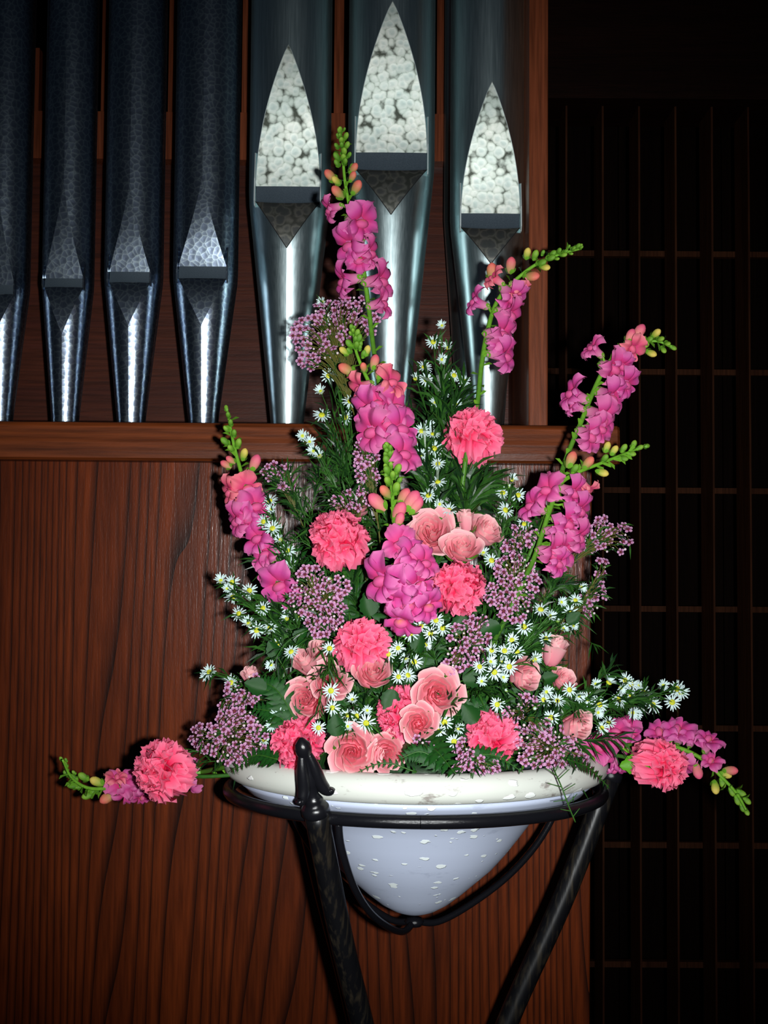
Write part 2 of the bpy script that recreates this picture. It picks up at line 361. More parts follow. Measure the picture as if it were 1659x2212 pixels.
# ------------------------------------------------------------------ organ pipes
def pipe(label, cx, hw, ysh, fx, fw, mouth, Y, big, group, ears=True):
    """cx,hw body centre/half width; ysh shoulder; fx,fw foot end; mouth = (apex, lip bottom, v top, v apex, half width) in photo pixels"""
    R = hw/F*Y/1.02; c = W(cx, ysh, Y); zs = c.z
    f = W(fx, 911, Y-.02); rf = fw/F*Y; zf = zr1+.0005
    t = thing('organ_pipe', label, 'organ pipe', (c.x, Y, zf), group)
    dx_ = f.x-c.x
    if abs(dx_) > .004: dx_ = .0
    YF = Y-R
    ap, lb, vt, va, mw = mouth
    z_ap, z_lb, z_vt, z_va = [W(cx, q, YF).z - zf for q in (ap, lb, vt, va)]
    zs -= zf
    w0 = mw/F*YF
    w0 = min(w0, R*.86)
    def rad(z):
        if z >= zs: return R
        return rf+(R-rf)*(max(z, 0)/zs)
    def wid(z):
        if z >= z_ap or z <= z_va: return 0
        if z >= z_lb:
            q = (z_ap-z)/(z_ap-z_lb)
            return w0*(math.sin(q*PI/2)**.9 if big else q**1.35)
        if z >= z_vt: return w0
        q = (z-z_va)/(z_vt-z_va)
        return w0*(q if big else q**1.0)
    top = 2.9-zf
    zsn = [top, z_ap+.25, z_ap+.05, z_ap+.001]
    zsn += [z_ap-(z_ap-z_lb)*(k/20) for k in range(0, 21)]
    zsn += [z_lb-.0001, z_vt+.0001]
    zsn += [z_vt-(z_vt-z_va)*(k/8) for k in range(0, 9)]
    zsn += [z_va-.001]+[zs*q for q in ()]
    zz = z_va-.02
    while zz > .02: zsn.append(zz); zz -= .03
    zsn.append(0)
    if zs < z_vt+1e-3 and zs > z_va: zsn.append(zs)
    zsn = sorted(set(zsn), reverse=True)
    NO, NI = 40, 10
    body = MB(); vs = []; rows = []
    for z in zsn:
        Rr = rad(z); w_ = min(wid(z), Rr*.93); th = math.asin(w_/Rr); row = []
        for k in range(NO+1):
            a = -PI/2+th+(2*PI-2*th)*k/NO
            row.append(len(vs)); vs.append((Rr*math.cos(a), Rr*math.sin(a), z))
        rows.append(row)
    fs = []
    for i in range(len(rows)-1):
        for k in range(NO): fs.append((rows[i][k], rows[i+1][k], rows[i+1][k+1], rows[i][k+1]))
    body.add(vs, fs)
    bm_ = M['brushed'] if big else M['hammered']
    body.obj('pipe_body', bm_, t, col=False)
    def chord(z):
        Rr = rad(z); w_ = min(wid(z), Rr*.93); return w_, -math.sqrt(max(Rr*Rr-w_*w_, 0)), Rr
    def lip(zlist, name, mat, bulge, thick=.0):
        g = MB(); vs = []; 
        for z in zlist:
            w_, y, Rr = chord(z)
            for i in range(NI+1):
                u = -1+2*i/NI
                yy = y - bulge(z)*(1-u*u)*1.0*(Rr+y)
                vs.append((u*w_, yy, z))
        fs = [(j*(NI+1)+i, (j+1)*(NI+1)+i, (j+1)*(NI+1)+i+1, j*(NI+1)+i+1) for j in range(len(zlist)-1) for i in range(NI)]
        g.add(vs, fs); return g.obj(name, mat, t, col=False)
    up = [z for z in zsn if z <= z_ap+.0005 and z >= z_lb]
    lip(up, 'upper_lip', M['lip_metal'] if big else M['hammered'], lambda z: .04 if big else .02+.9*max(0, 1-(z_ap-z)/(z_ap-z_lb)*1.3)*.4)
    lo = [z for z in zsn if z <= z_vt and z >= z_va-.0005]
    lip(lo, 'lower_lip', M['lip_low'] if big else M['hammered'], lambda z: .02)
    if big:
        for s in (-1, 1):
            g = MB(); pts = []
            for z in lo:
                w_, y, Rr = chord(z); pts.append(Vector((s*w_, y-.0003, z)))
            tube(g, pts, .0006, 5); g.obj('lip_seam', M['dark'], t, col=False)
            g = MB(); pts = []
            for z in up:
                w_, y, Rr = chord(z); pts.append(Vector((s*w_, y-.0002, z)))
            tube(g, pts, .0005, 5); g.obj('lip_edge', M['ear'], t, col=False)
    # mouth opening: recessed band of the languid, and dark slot above it
    g = MB(); w_, y, _ = chord(z_lb)
    NB = 12; vs = []
    for z, dy in ((z_lb+.001, .0035), (z_vt+.0025, .0015), (z_vt-.0005, .0)):
        for i in range(NB+1):
            u = -1+2*i/NB; vs.append((u*w_*.995, y+dy-.003*(1-u*u), z - (.0025*(1-u*u) if z < z_lb and big else 0)))
    fs = [(j*(NB+1)+i, (j+1)*(NB+1)+i, (j+1)*(NB+1)+i+1, j*(NB+1)+i+1) for j in range(2) for i in range(NB)]
    g.add(vs, fs); g.obj('languid', M['languid'], t, col=False)
    if ears:
        hh = (z_lb-z_vt)
        for s in (-1, 1):
            g = MB(); e0 = z_lb+hh*(2.2 if big else 1.6); e1 = z_vt-hh*.35
            pr = .010 if big else .008
            X0 = s*(w_+.0012)
            pts = [(y+.004, e1), (y-pr*.5, e1), (y-pr, e1+.006), (y-pr*.9, (e0+e1)/2), (y-.001, e0), (y+.004, e0)]
            vs = [(X0-.0007, a_, b_) for a_, b_ in pts]+[(X0+.0007, a_, b_) for a_, b_ in pts]
            m_ = len(pts)
            fs = [tuple(range(m_)), tuple(reversed(range(m_, 2*m_)))]+[(k, k+m_, (k+1) % m_+m_, (k+1) % m_) for k in range(m_)]
            g.add(vs, fs); g.obj('ear', M['ear'] if big else M['hammered'], t, smooth=False, col=False)
    return t
gs, gb = 'narrow hammered organ pipes on the left', 'wide organ pipes with bright pointed lips'
YP = 1.865
pipe('hammered dark organ pipe cut off by the left edge', 5, 60, 628, 4, 26, (370, 612, 632, 720, 40), YP, False, gs)
pipe('second hammered organ pipe from the left edge', 147, 57, 620, 138, 27, (385, 597, 616, 720, 43), YP, False, gs)
pipe('third hammered organ pipe from the left edge', 289, 65, 606, 281, 28, (385, 583, 606, 700, 45), YP, False, gs)
pipe('hammered organ pipe right beside the first wide pipe', 444, 72, 604, 437, 29, (370, 570, 596, 700, 53), YP, False, gs)
pipe('wide grey organ pipe left of the tallest flower spike', 626, 91, 437, 622, 33, (96, 393, 426, 532, 71), YP, True, gb)
pipe('middle wide organ pipe with the highest pointed lip', 845, 97, 368, 836, 36, (2, 317, 353, 460, 79), YP, True, gb)
pipe('rightmost wide organ pipe beside the wooden corner post', 1055, 86, 488, 1053, 29, (176, 453, 483, 567, 65), YP, True, gb)
pipe('dark grey organ pipe half hidden behind the rightmost wide pipe', 1040, 84, 480, 1040, 48, (176, 453, 483, 567, 60), 1.99, True, gb)

# ------------------------------------------------------------------ bowl on its iron stand
D0 = 1.44
bc = W(897, 1650, D0); BX = bc.x
def ZP(py, Y, px=897): return W(px, py, Y).z
zl = ZP(1705, D0-.209)         # height of the widest line of the rim
z_t = ZP(1977, D0)
bowl = thing('flower_bowl', 'whitewashed round bowl with speckled pale body in the iron stand', 'bowl', (BX, D0, z_t))
def rel(z): return z-z_t
hl = rel(zl)
mb = MB()
lathe(mb, [(.150, hl-.004), (.170, hl+.004), (.186, hl+.0105), (.196, hl+.0125), (.204, hl+.0105), (.2085, hl+.005), (.210, hl-.002), (.2085, hl-.009), (.204, hl-.0145), (.198, hl-.0165), (.193, hl-.0170)], 96)
mb.obj('rim', M['rim'], bowl, col=False)
mb = MB()
prof = [(.0, 0.001), (.012, .0022), (.024, .0065), (.038, .0145), (.054, .027), (.070, .041), (.086, .055), (.101, .072), (.115, .090), (.127, .106), (.141, .121), (.162, .134), (.184, hl-.030), (.189, hl-.024), (.1925, hl-.0215), (.1925, hl-.017), (.190, hl-.0165)]
lathe(mb, prof, 96)
lathe(mb, [(.150, hl-.004), (.12, hl-.03), (.07, hl-.08), (.0, hl-.1)], 48)
mb.obj('bowl_body', M['bowl'], bowl, col=False)

def az(a, r, z): a = math.radians(a); return Vector((BX+r*math.sin(a), D0-r*math.cos(a), z))
zring = ZP(1777, D0-.206)
stand = thing('iron_stand', 'black iron tripod stand with a ring holding the bowl', 'plant stand', (BX, D0, 0))
inv = Vector((-BX, -D0, 0))
mb = MB(); pts = [az(k*360/72, .2035, zring)+inv for k in range(73)]
tube(mb, pts, .0068, 12, caps=False); mb.obj('ring', M['iron_smooth'], stand, col=False)
zc = CZ
def strap(a):
    mb = MB(); rz = [(.2, zring-.004), (.192, zring-.03), (.163, zring-.072), (.122, zring-.107), (.072, zring-.134), (.03, zring-.1485), (0, z_t-.0065)]
    tube(mb, [p+inv for p in spline([az(a, r, z) for r, z in rz], 6)], .0038, 10); mb.obj('cradle_rod', M['iron_smooth'], stand, col=False)
for a in (-23, 117, -128): strap(a)
mb = MB(); lathe(mb, [(0, -.006), (.008, -.005), (.011, 0), (.008, .004), (0, .005)], 16, X=Matrix.Translation((0, 0, z_t-.0065))); mb.obj('cradle_boss', M['iron_smooth'], stand, col=False)
ztopleg = zring+.010
def leg(a, r0=.2165):
    zj = zring-.500
    pts = [az(a, r0, ztopleg), az(a, .165, ztopleg-.13), az(a, .105, ztopleg-.26), az(a, .052, ztopleg-.40), az(a, .036, zj), az(a, .05, zj-.12), az(a, .10, .18), az(a, .19, .05), az(a, .215, 0.012)]
    mb = MB(); P = spline(pts, 8); tube(mb, [p+inv for p in P], .0119, 20)
    return mb.obj('leg', M['iron'], stand, col=False), P[0], (P[0]-P[1]).normalized()
def finial(P0, d, a):
    # turned collar, bud and three curled leaves
    up = Vector((math.sin(math.radians(a)), -math.cos(math.radians(a)), 0))
    X = frame(P0+inv-d*.004, d, up, (.92, .92, .84))
    mb = MB(); lathe(mb, [(.0128, -.004), (.0152, 0), (.0148, .006), (.0126, .010), (.0095, .0125), (.0105, .0155), (.0085, .019), (.0066, .023), (.0080, .034), (.0092, .042), (.0072, .050), (.0058, .062), (.0062, .070), (.0082, .0755), (.0088, .081), (.0076, .0865), (.0045, .0905), (.002, .0935), (0, .094)], 24, X=X)
    mb.obj('finial', M['iron_smooth'], stand, col=False)
    for k in range(3):
        q = math.radians(-40 + 120*k)
        dr = X.to_3x3() @ Vector((math.cos(q), math.sin(q), 0)); o0 = X @ Vector((0, 0, 0))
        def pt(r, h): return o0 + dr*r + d*h*.84
        path = spline([pt(.004, .074), pt(.0068, .062), pt(.0085, .050), pt(.0108, .036), pt(.0150, .027), pt(.0195, .0245), pt(.0215, .0275)], 4)
        n_ = len(path)
        mb = MB(); tube(mb, path, [.0034+.0030*math.sin(PI*min(1, i/(n_-1)*1.1)) for i in range(n_)], 10); mb.obj('finial_leaf', M['iron_smooth'], stand, col=False)
for a, fin in ((-27.5, 1), (93, 0), (-138, 1)):
    o, P0, d = leg(a)
    if fin: finial(P0, d, a)
    else:
        mb = MB(); X = frame(P0+inv, d, Vector((1, 0, 0)))
        lathe(mb, [(.0112, -.002), (.0130, 0), (.0128, .006), (.0105, .011), (.006, .0135), (0, .0145)], 20, X=X); mb.obj('leg_cap', M['iron_smooth'], stand, col=False)
    mb = MB(); tube(mb, [az(a, .197, zring)+inv, az(a, .215, zring)+inv], .0085, 10); mb.obj('weld', M['iron_smooth'], stand, col=False)
    mb = MB(); lathe(mb, [(.0, 0), (.02, 0), (.02, .006), (.015, .010), (0, .012)], 20, X=Matrix.Translation(az(a, .215, 0)+inv)); mb.obj('foot', M['iron_smooth'], stand, col=False)
mb = MB(); lathe(mb, [(.030, -.012), (.034, -.006), (.034, .006), (.030, .012)], 32, X=Matrix.Translation((0, 0, zring-.50))); mb.obj('collar_band', M['iron_smooth'], stand, col=False)
# foam that the stems are pushed into
mb = MB(); lathe(mb, [(0, -.05), (.09, -.05), (.115, -.02), (.12, .005), (.10, .02), (0, .024)], 24, col=(.02, .05, .02), X=Matrix.Translation((BX, D0, zl)))
tag(mb.obj('floral_foam', M['leaf']), 'dark green floral foam inside the bowl under the stems', 'floral foam')

# ------------------------------------------------------------------ flower building blocks
BASE = Vector((BX, D0, zl+.01))
def DEP(px, py, off=0):
    t = min(1, max(0, (py-650)/950)); lat_ = math.sqrt(max(0, 1-((px-897)/470)**2))
    return D0-(.01+.165*t)*lat_-off
def root(p, spread=.4):
    """where a stem enters the foam, below the head"""
    d = Vector((p.x-BX, p.y-D0, 0))
    if d.length > .09: d = d.normalized()*.09
    return BASE + d*spread + Vector((0, 0, -.005))
G1, G2, G3 = lin((108, 164, 46)), lin((50, 94, 32)), lin((14, 40, 18))
def mixc(a, b, t): t = max(0, min(1, t)); return tuple(x*(1-t)+y*t for x, y in zip(a, b))

# --- snapdragon
SP, SP2, SPD, SY, SW = lin((214, 74, 158)), lin((230, 130, 188)), lin((226, 62, 128)), lin((246, 160, 90)), lin((240, 185, 200))
def floret_meshes(seed, hue):
    rnd = random.Random(seed); A = mixc(SP, lin((246, 110, 120)), hue); B = mixc(SP2, lin((250, 150, 140)), hue); Dp = SPD
    tb = MB(); prof = [(.12, -1.15), (.24, -1.0), (.27, -.75), (.30, -.45), (.36, -.2), (.42, 0)]
    lathe(tb, prof, 14, [mixc(SW, A, i/5+.15) for i in range(6)], 0, Matrix.Diagonal((1, 1.15, 1, 1)))
    # palate, the swollen mouth
    vs = []; cs = []
    for j in range(7):
        th = PI*j/6
        for k in range(12):
            ph = 2*PI*k/12; x = .36*math.sin(th)*math.cos(ph); y = .25*math.cos(th); z = .30*math.sin(th)*math.sin(ph)
            x *= 1+.12*math.cos(2*ph); vs.append((x, y-.12, z+.10)); cs.append(mixc(mixc(A, lin((246, 112, 158)), .5), SY, (y/.25)*1.3-.60-abs(x)*1.6))
    tb.add(vs, [(j*12+k, j*12+(k+1) % 12, (j+1)*12+(k+1) % 12, (j+1)*12+k) for j in range(6) for k in range(12)], cs)
    def lobe(mb, ang, ln, wd, cx, cy, fwd, back, tw):
        ph = rnd.uniform(0, 6); ca, sa = math.cos(ang), math.sin(ang)
        def f(u, v, i, j):
            wv = wd*(.38+.75*math.sin(PI*min(1, v*.72+.08)))*(1 if v < .99 else .80)
            L_ = ln*v*(1-.22*u*u*v)
            zz = fwd*math.sin(v*PI*.6) - back*v*v + .19*v*math.sin(u*4.6+ph) + .10*v*v*math.sin(u*9+ph*2) - .10*u*u*(1-v) + tw*u*v
            if j == 6: L_ += ln*.045*math.sin(i*2.6+ph)
            x = cx+ca*L_ - sa*u*wv; y = cy+sa*L_ + ca*u*wv
            return (x, y, zz), mixc(mixc(Dp, A, v*2.2), B, v*1.5-.75+.2*abs(u))
        mb.add(*[q if q_ != 2 else q for q_, q in enumerate(grid(8, 6, f))][:2], grid_cols(grid(8, 6, f)))
    ul, ll = MB(), MB()
    lobe(ul, math.radians(58+rnd.uniform(-10, 10)), 1.06, .56, .10, .18, .38, .42, .15)
    lobe(ul, math.radians(122+rnd.uniform(-10, 10)), 1.06, .56, -.10, .18, .38, .42, -.15)
    lobe(ll, math.radians(-90+rnd.uniform(-8, 8)), .92, .42, 0, -.22, .48, .42, 0)
    lobe(ll, math.radians(-34+rnd.uniform(-8, 8)), 1.0, .46, .16, -.14, .44, .48, .12)
    lobe(ll, math.radians(-146+rnd.uniform(-8, 8)), 1.0, .46, -.16, -.14, .44, .48, -.12)
    cl = MB()
    for k in range(5):
        a = 2*PI*k/5
        def f(u, v, i, j):
            w_ = .16*math.sin(PI*(.15+.85*(1-v)))+.01; r = .15+.16*v
            return ((r*math.cos(a)-u*w_*math.sin(a), r*math.sin(a)+u*w_*math.cos(a), -1.2+.42*v), G1)
        g = grid(2, 3, f); cl.add(g[0], g[1], g[2])
    return [('throat', tb.mesh('throat', [M['petal']])), ('upper_lip', ul.mesh('upper_lip', [M['petal']])), ('lower_lip', ll.mesh('lower_lip', [M['petal']])), ('calyx', cl.mesh('calyx', [M['green']]))]
def grid_cols(g): return g[2]
FLO = [floret_meshes(s, h) for s, h in ((1, 0), (2, 0), (3, .12), (4, .1), (5, .75))]
def budmesh(seed, c0, c1, lobes=True):
    mb = MB(); vs = []; cs = []; rnd = random.Random(seed); n = 12
    prof = [(0, .16), (.15, .34), (.35, .47), (.55, .52), (.72, .50), (.88, .36), (.97, .18), (1.0, .02)]
    for j, (z, r) in enumerate(prof):
        for k in range(n):
            a = 2*PI*k/n; rr = r*(1+(.13*math.cos(2*a) if lobes else 0)); vs.append((rr*math.cos(a)*.86, rr*math.sin(a)*.80, z*1.7)); cs.append(mixc(c0, c1, z*1.5-.3+rnd.uniform(-.06, .06)))
    mb.add(vs, [(j*n+k, j*n+(k+1) % n, (j+1)*n+(k+1) % n, (j+1)*n+k) for j in range(len(prof)-1) for k in range(n)], cs)
    for k in range(4):
        a = 2*PI*k/4+.4
        def f(u, v, i, j):
            w_ = .26*math.sin(PI*(.15+.85*(1-v)))+.01; r = .20+.36*math.sin(v*1.4)
            return ((r*math.cos(a)-u*w_*math.sin(a), r*math.sin(a)+u*w_*math.cos(a), -.05+.62*v), G1)
        g = grid(2, 3, f); mb.add(g[0], g[1], g[2])
    return mb.mesh('bud', [M['green']])
BUD_G = [budmesh(1, lin((80, 132, 34)), lin((128, 170, 54))), budmesh(2, lin((70, 122, 32)), lin((104, 152, 44)))]
BUD_Y = [budmesh(3, lin((120, 160, 50)), lin((215, 190, 90)))]
BUD_C = [budmesh(4, lin((140, 150, 76)), lin((222, 108, 96))), budmesh(5, lin((180, 150, 100)), lin((216, 92, 108)))]
BUD_P = [budmesh(6, lin((210, 140, 120)), lin((222, 92, 126)))]
def near(pts, p):
    return min(pts, key=lambda q: (q-p).length)
def snapdragon(label, path, florets, buds, off=0.0, rad=.0027, tail=True, endoff=None, group='snapdragon spikes'):
    P = []
    for i, (x, y) in enumerate(path):
        o_ = off if endoff is None else off+(endoff-off)*(1-i/(len(path)-1))
        P.append(W(x, y, DEP(x, y, o_)))
    if tail: P.append(P[-1].lerp(root(P[-1]), .5)+Vector((0, .0, -.0))); P.append(root(P[-2]))
    S = spline(P, 8); n = len(S)
    t = thing('snapdragon', label, 'flower', S[-1], group); inv = -S[-1]
    mb = MB(); tube(mb, [p+inv for p in S], [rad*(.45+.55*min(1, i/n*2.2)) for i in range(n)], 8, [mixc(G1, G2, i/n*1.3-.3) for i in range(n)])
    # small bracts along the stem
    rnd = random.Random(len(label))
    for i in range(6, n-4, 2):
        d = (S[i-1]-S[i+1]).normalized(); a = rnd.uniform(0, 6.28); s = d.orthogonal().normalized(); s2 = d.cross(s); o_ = s*math.cos(a)+s2*math.sin(a); q = S[i]+inv
        e = q+o_*.008+d*.004; sd = d.cross(o_)*.0022
        mb.add([q-sd*.5, q+sd*.5, e+sd, e+o_*.004-d*.001, e-sd], [(0, 1, 2, 3, 4)], G1)
    mb.obj('stem', M['green'], t)
    for fl_ in florets:
        x, y, s = fl_[:3]; tw = fl_[3] if len(fl_) > 3 else .75; hue = fl_[4] if len(fl_) > 4 else None
        p = W(x, y, DEP(x, y, off+.012)); q = near(S, p); p = W(x, y, q.y-.012); q = near(S, p)
        lat_ = p-q; lat_.y = 0
        i = S.index(q); ud = (S[max(i-2, 0)]-S[min(i+2, n-1)]).normalized()
        z = (lat_.normalized() if lat_.length > 1e-4 else Vector((0, 0, 0)))*min(1, lat_.length/.012) + (CAMP-p).normalized()*tw + Vector((0, 0, -.12))
        z.normalize(); sc = s/F*1.4*.5*1.12
        rnd2 = random.Random(int(x*7+y)); v = FLO[4] if hue else FLO[rnd2.randrange(4)]
        up = ud + Vector((rnd2.uniform(-.3, .3), 0, rnd2.uniform(.1, .5)))
        X = frame(p+inv, z, up, sc)
        # a neck so the floret springs from the stem
        fo = put('floret', v[0][1], t, X)
        for nm, me in v[1:]: put(nm, me, fo)
        bk = X @ Vector((0, 0, -1.1)); mb = MB(); tube(mb, [q+inv, q.lerp(bk-inv, .5)+inv+Vector((0, 0, -.001)), bk], .0013, 5, G1); put('pedicel', mb.mesh('pedicel', [M['green']]), t)
    for b in buds:
        x, y, s, k = b[:4]
        p = W(x, y, DEP(x, y, off+.004)); q = near(S, p); p = W(x, y, q.y-.004); q = near(S, p); i = S.index(q); ud = (S[max(i-2, 0)]-S[min(i+2, n-1)]).normalized()
        lat_ = p-q; z = lat_.normalized()*.8+ud*.9+(CAMP-p).normalized()*.35 if lat_.length > 1e-4 else ud
        if k == 't': z = ud; 
        ms = {'g': BUD_G, 't': BUD_G, 'y': BUD_Y, 'c': BUD_C, 'p': BUD_P}[k]; sc = s/F*1.4*.5/.5*.62
        me = ms[int(x+y) % len(ms)]
        X = frame(p+inv-z.normalized()*sc*.7, z, Vector((0, -1, .3)), sc*(1.0))
        put('bud', me, t, X)
    return t
def tipbuds(path, n, s0, s1, jitter):
    """small tight buds alternating up the growing tip"""
    out = []; L_ = [Vector((*p, 0)) for p in path]; S = spline(L_, 10)
    for k in range(n):
        q = S[int(k/(n-1)*(len(S)-1))]; i = min(len(S)-2, max(1, int(k/(n-1)*(len(S)-1)))); d = (S[i+1]-S[i-1]).normalized(); s = s0+(s1-s0)*k/(n-1)
        sd = (1, -1, .3, -.4)[k % 4]; jx, jy = math.sin(k*7.3+q.x)*3.5, math.sin(k*4.1+q.y)*3.5; out.append((q.x-d.y*sd*jitter*(.3+.7*k/n)+jx, q.y+d.x*sd*jitter*(.3+.7*k/n)+jy, s*(.85+.25*math.sin(k*5.7+q.y)), 'g'))
    return out
snapdragon('tallest pink snapdragon spike, rising in front of the middle wide pipe',
    [(736, 282), (740, 330), (745, 390), (756, 450), (772, 520), (786, 590), (797, 670), (808, 760), (830, 900), (860, 1100)],
    [(712, 452, 50, .2), (780, 478, 76), (752, 528, 74), (800, 545, 60, .3), (742, 606, 66, .25), (824, 606, 72, .4), (826, 655, 58, .3), (775, 560, 55)],
    tipbuds([(736, 278), (739, 320), (744, 360)], 18, 17, 25, 12)+[(716, 382, 34, 'c'), (762, 366, 28, 'c'), (760, 384, 26, 'c'), (768, 408, 36, 'c'), (732, 418, 36, 'c'), (728, 392, 26, 'y')])
snapdragon('pink snapdragon spike with peach upper buds, in front of the tallest spike',
    [(763, 712), (768, 755), (785, 800), (808, 848), (830, 900), (842, 960), (860, 1060)],
    [(845, 825, 62, .7, 1), (776, 838, 55, .5, 1), (795, 885, 76), (852, 880, 74), (803, 930, 82), (866, 925, 76), (872, 980, 70), (838, 915, 60), (815, 870, 60)],
    tipbuds([(763, 706), (768, 735), (772, 765)], 14, 17, 24, 14)+[(745, 760, 24, 'y'), (792, 760, 24, 'y'), (752, 800, 38, 'c'), (808, 785, 32, 'c'), (820, 805, 34, 'c'), (786, 796, 24, 'c')], off=.035)
snapdragon('low central snapdragon with bright pink open florets below a green tip',
    [(838, 968), (843, 1020), (848, 1080), (853, 1140), (862, 1200), (880, 1290)],
    [(863, 1175, 60), (893, 1200, 62), (918, 1215, 56), (822, 1250, 78), (855, 1268, 76), (905, 1262, 66), (880, 1302, 74), (866, 1340, 66), (924, 1308, 60), (880, 1218, 50)],
    tipbuds([(838, 962), (842, 1000), (848, 1055)], 20, 18, 26, 15)+[(818, 1088, 44, 'p'), (886, 1086, 46, 'p'), (860, 1108, 42, 'p'), (870, 1075, 36, 'c'), (835, 1065, 32, 'c'), (862, 1125, 30, 'p'), (895, 1095, 40, 'p')], off=.06)
snapdragon('snapdragon curving right in front of the wooden corner post',
    [(1256, 537), (1210, 549), (1155, 573), (1105, 613), (1072, 655), (1052, 720), (1040, 790), (1030, 880), (1005, 1000)],
    [(1066, 600, 46, .3, 1), (1026, 652, 54, .2), (1107, 643, 66, .5), (1104, 680, 64, .5), (1086, 722, 74, .6), (1092, 768, 68, .4), (1122, 628, 46, .3, 1), (1075, 740, 50)],
    tipbuds([(1256, 534), (1215, 545), (1165, 562)], 14, 14, 24, 9)+[(1103, 576, 36, 'c'), (1145, 597, 38, 'c'), (1138, 550, 26, 'y'), (1175, 577, 26, 'y'), (1155, 553, 24, 'g'), (1062, 590, 38, 'c')])
snapdragon('highest snapdragon on the right, against the dark lattice',
    [(1450, 750), (1420, 737), (1385, 742), (1345, 757), (1310, 790), (1280, 850), (1252, 920), (1225, 985), (1185, 1100)],
    [(1280, 752, 50, .3), (1368, 752, 52, .6, 1), (1328, 795, 70), (1354, 828, 60), (1322, 858, 72), (1236, 850, 66, .25), (1302, 902, 76), (1278, 942, 66), (1300, 925, 58), (1345, 790, 50), (1240, 875, 44, .2)],
    [(1452, 750, 18, 't'), (1440, 742, 20, 'g'), (1432, 754, 20, 'g'), (1425, 733, 22, 'g'), (1415, 722, 27, 'y'), (1404, 762, 27, 'y'), (1400, 735, 24, 'g'), (1378, 720, 38, 'p'), (1385, 745, 32, 'g'), (1360, 728, 32, 'p')])
snapdragon('snapdragon on the right whose green tip points sideways over the rail end',
    [(1396, 963), (1345, 982), (1300, 1000), (1245, 1022), (1208, 1048), (1190, 1095), (1172, 1150), (1152, 1210), (1100, 1320)],
    [(1182, 1058, 66), (1148, 1092, 58, .4), (1240, 1064, 60, .6), (1254, 1102, 62, .5), (1228, 1130, 66), (1252, 1160, 60, .4), (1206, 1150, 58), (1196, 1195, 66), (1222, 1188, 62), (1208, 1216, 52), (1270, 1058, 40, .3, 1)],
    [(1396, 964, 17, 't'), (1380, 968, 18, 'g'), (1368, 962, 20, 'g'), (1362, 980, 20, 'g'), (1346, 970, 21, 'g'), (1345, 990, 21, 'g'), (1325, 975, 24, 'y'), (1310, 968, 24, 'y'), (1305, 992, 22, 'g'), (1268, 1002, 32, 'c'), (1298, 1020, 28, 'y'), (1232, 996, 36, 'c'), (1240, 1015, 24, 'g')], off=.02)
snapdragon('left snapdragon spike whose green tip crosses the rail',
    [(490, 882), (497, 920), (506, 965), (518, 1010), (532, 1060), (552, 1120), (580, 1190), (630, 1290)],
    [(497, 1062, 58, .4, 1), (533, 1052, 56, .8, 1), (552, 1092, 66), (512, 1124, 66, .4), (556, 1162, 62), (572, 1198, 60), (602, 1262, 74), (570, 1232, 46), (628, 1282, 52), (535, 1120, 54)],
    [(489, 883, 15, 't'), (493, 898, 17, 'g'), (498, 915, 18, 'g'), (490, 928, 18, 'g'), (505, 938, 20, 'g'), (488, 955, 24, 'g'), (514, 960, 24, 'g'), (500, 970, 20, 'g'), (490, 1005, 26, 'c'), (526, 984, 28, 'y'), (549, 1003, 38, 'p'), (500, 995, 24, 'c')], off=-.02)
snapdragon('low snapdragon reaching out to the left, past the left carnation',
    [(135, 1641), (155, 1680), (190, 1702), (235, 1703), (290, 1697), (350, 1690), (420, 1672), (500, 1655), (600, 1640)],
    [(262, 1692, 58, .6), (275, 1715, 50, .6), (250, 1680, 40, .5, 1), (405, 1684, 60, .4), (305, 1722, 40), (388, 1670, 46), (410, 1662, 44)],
    tipbuds([(135, 1640), (150, 1668), (165, 1690)], 9, 15, 22, 8)+[(182, 1680, 26, 'g'), (192, 1718, 26, 'g'), (212, 1690, 32, 'y'), (236, 1720, 38, 'c'), (168, 1700, 20, 'g'), (205, 1710, 20, 'g')], off=-.06, endoff=.06)
snapdragon('low snapdragon reaching out to the right, its green tip hanging down',
    [(1612, 1750), (1592, 1715), (1560, 1680), (1520, 1642), (1470, 1617), (1410, 1608), (1340, 1612), (1270, 1625), (1180, 1640)],
    [(1332, 1582, 58), (1350, 1568, 54, .6), (1296, 1612, 62), (1428, 1582, 60), (1466, 1578, 62), (1532, 1600, 52, .5), (1497, 1592, 48), (1400, 1632, 50), (1474, 1650, 58), (1538, 1645, 40, .4), (1328, 1662, 46, .3), (1370, 1628, 50), (1365, 1590, 46), (1305, 1640, 44)],
    [(1612, 1752, 18, 't'), (1603, 1742, 20, 'g'), (1612, 1728, 20, 'g'), (1592, 1726, 22, 'g'), (1600, 1712, 22, 'g'), (1580, 1708, 22, 'g'), (1575, 1664, 32, 'c'), (1545, 1698, 30, 'y'), (1565, 1672, 26, 'y'), (1506, 1662, 36, 'p'), (1560, 1688, 24, 'g')], off=-.04, endoff=.06)

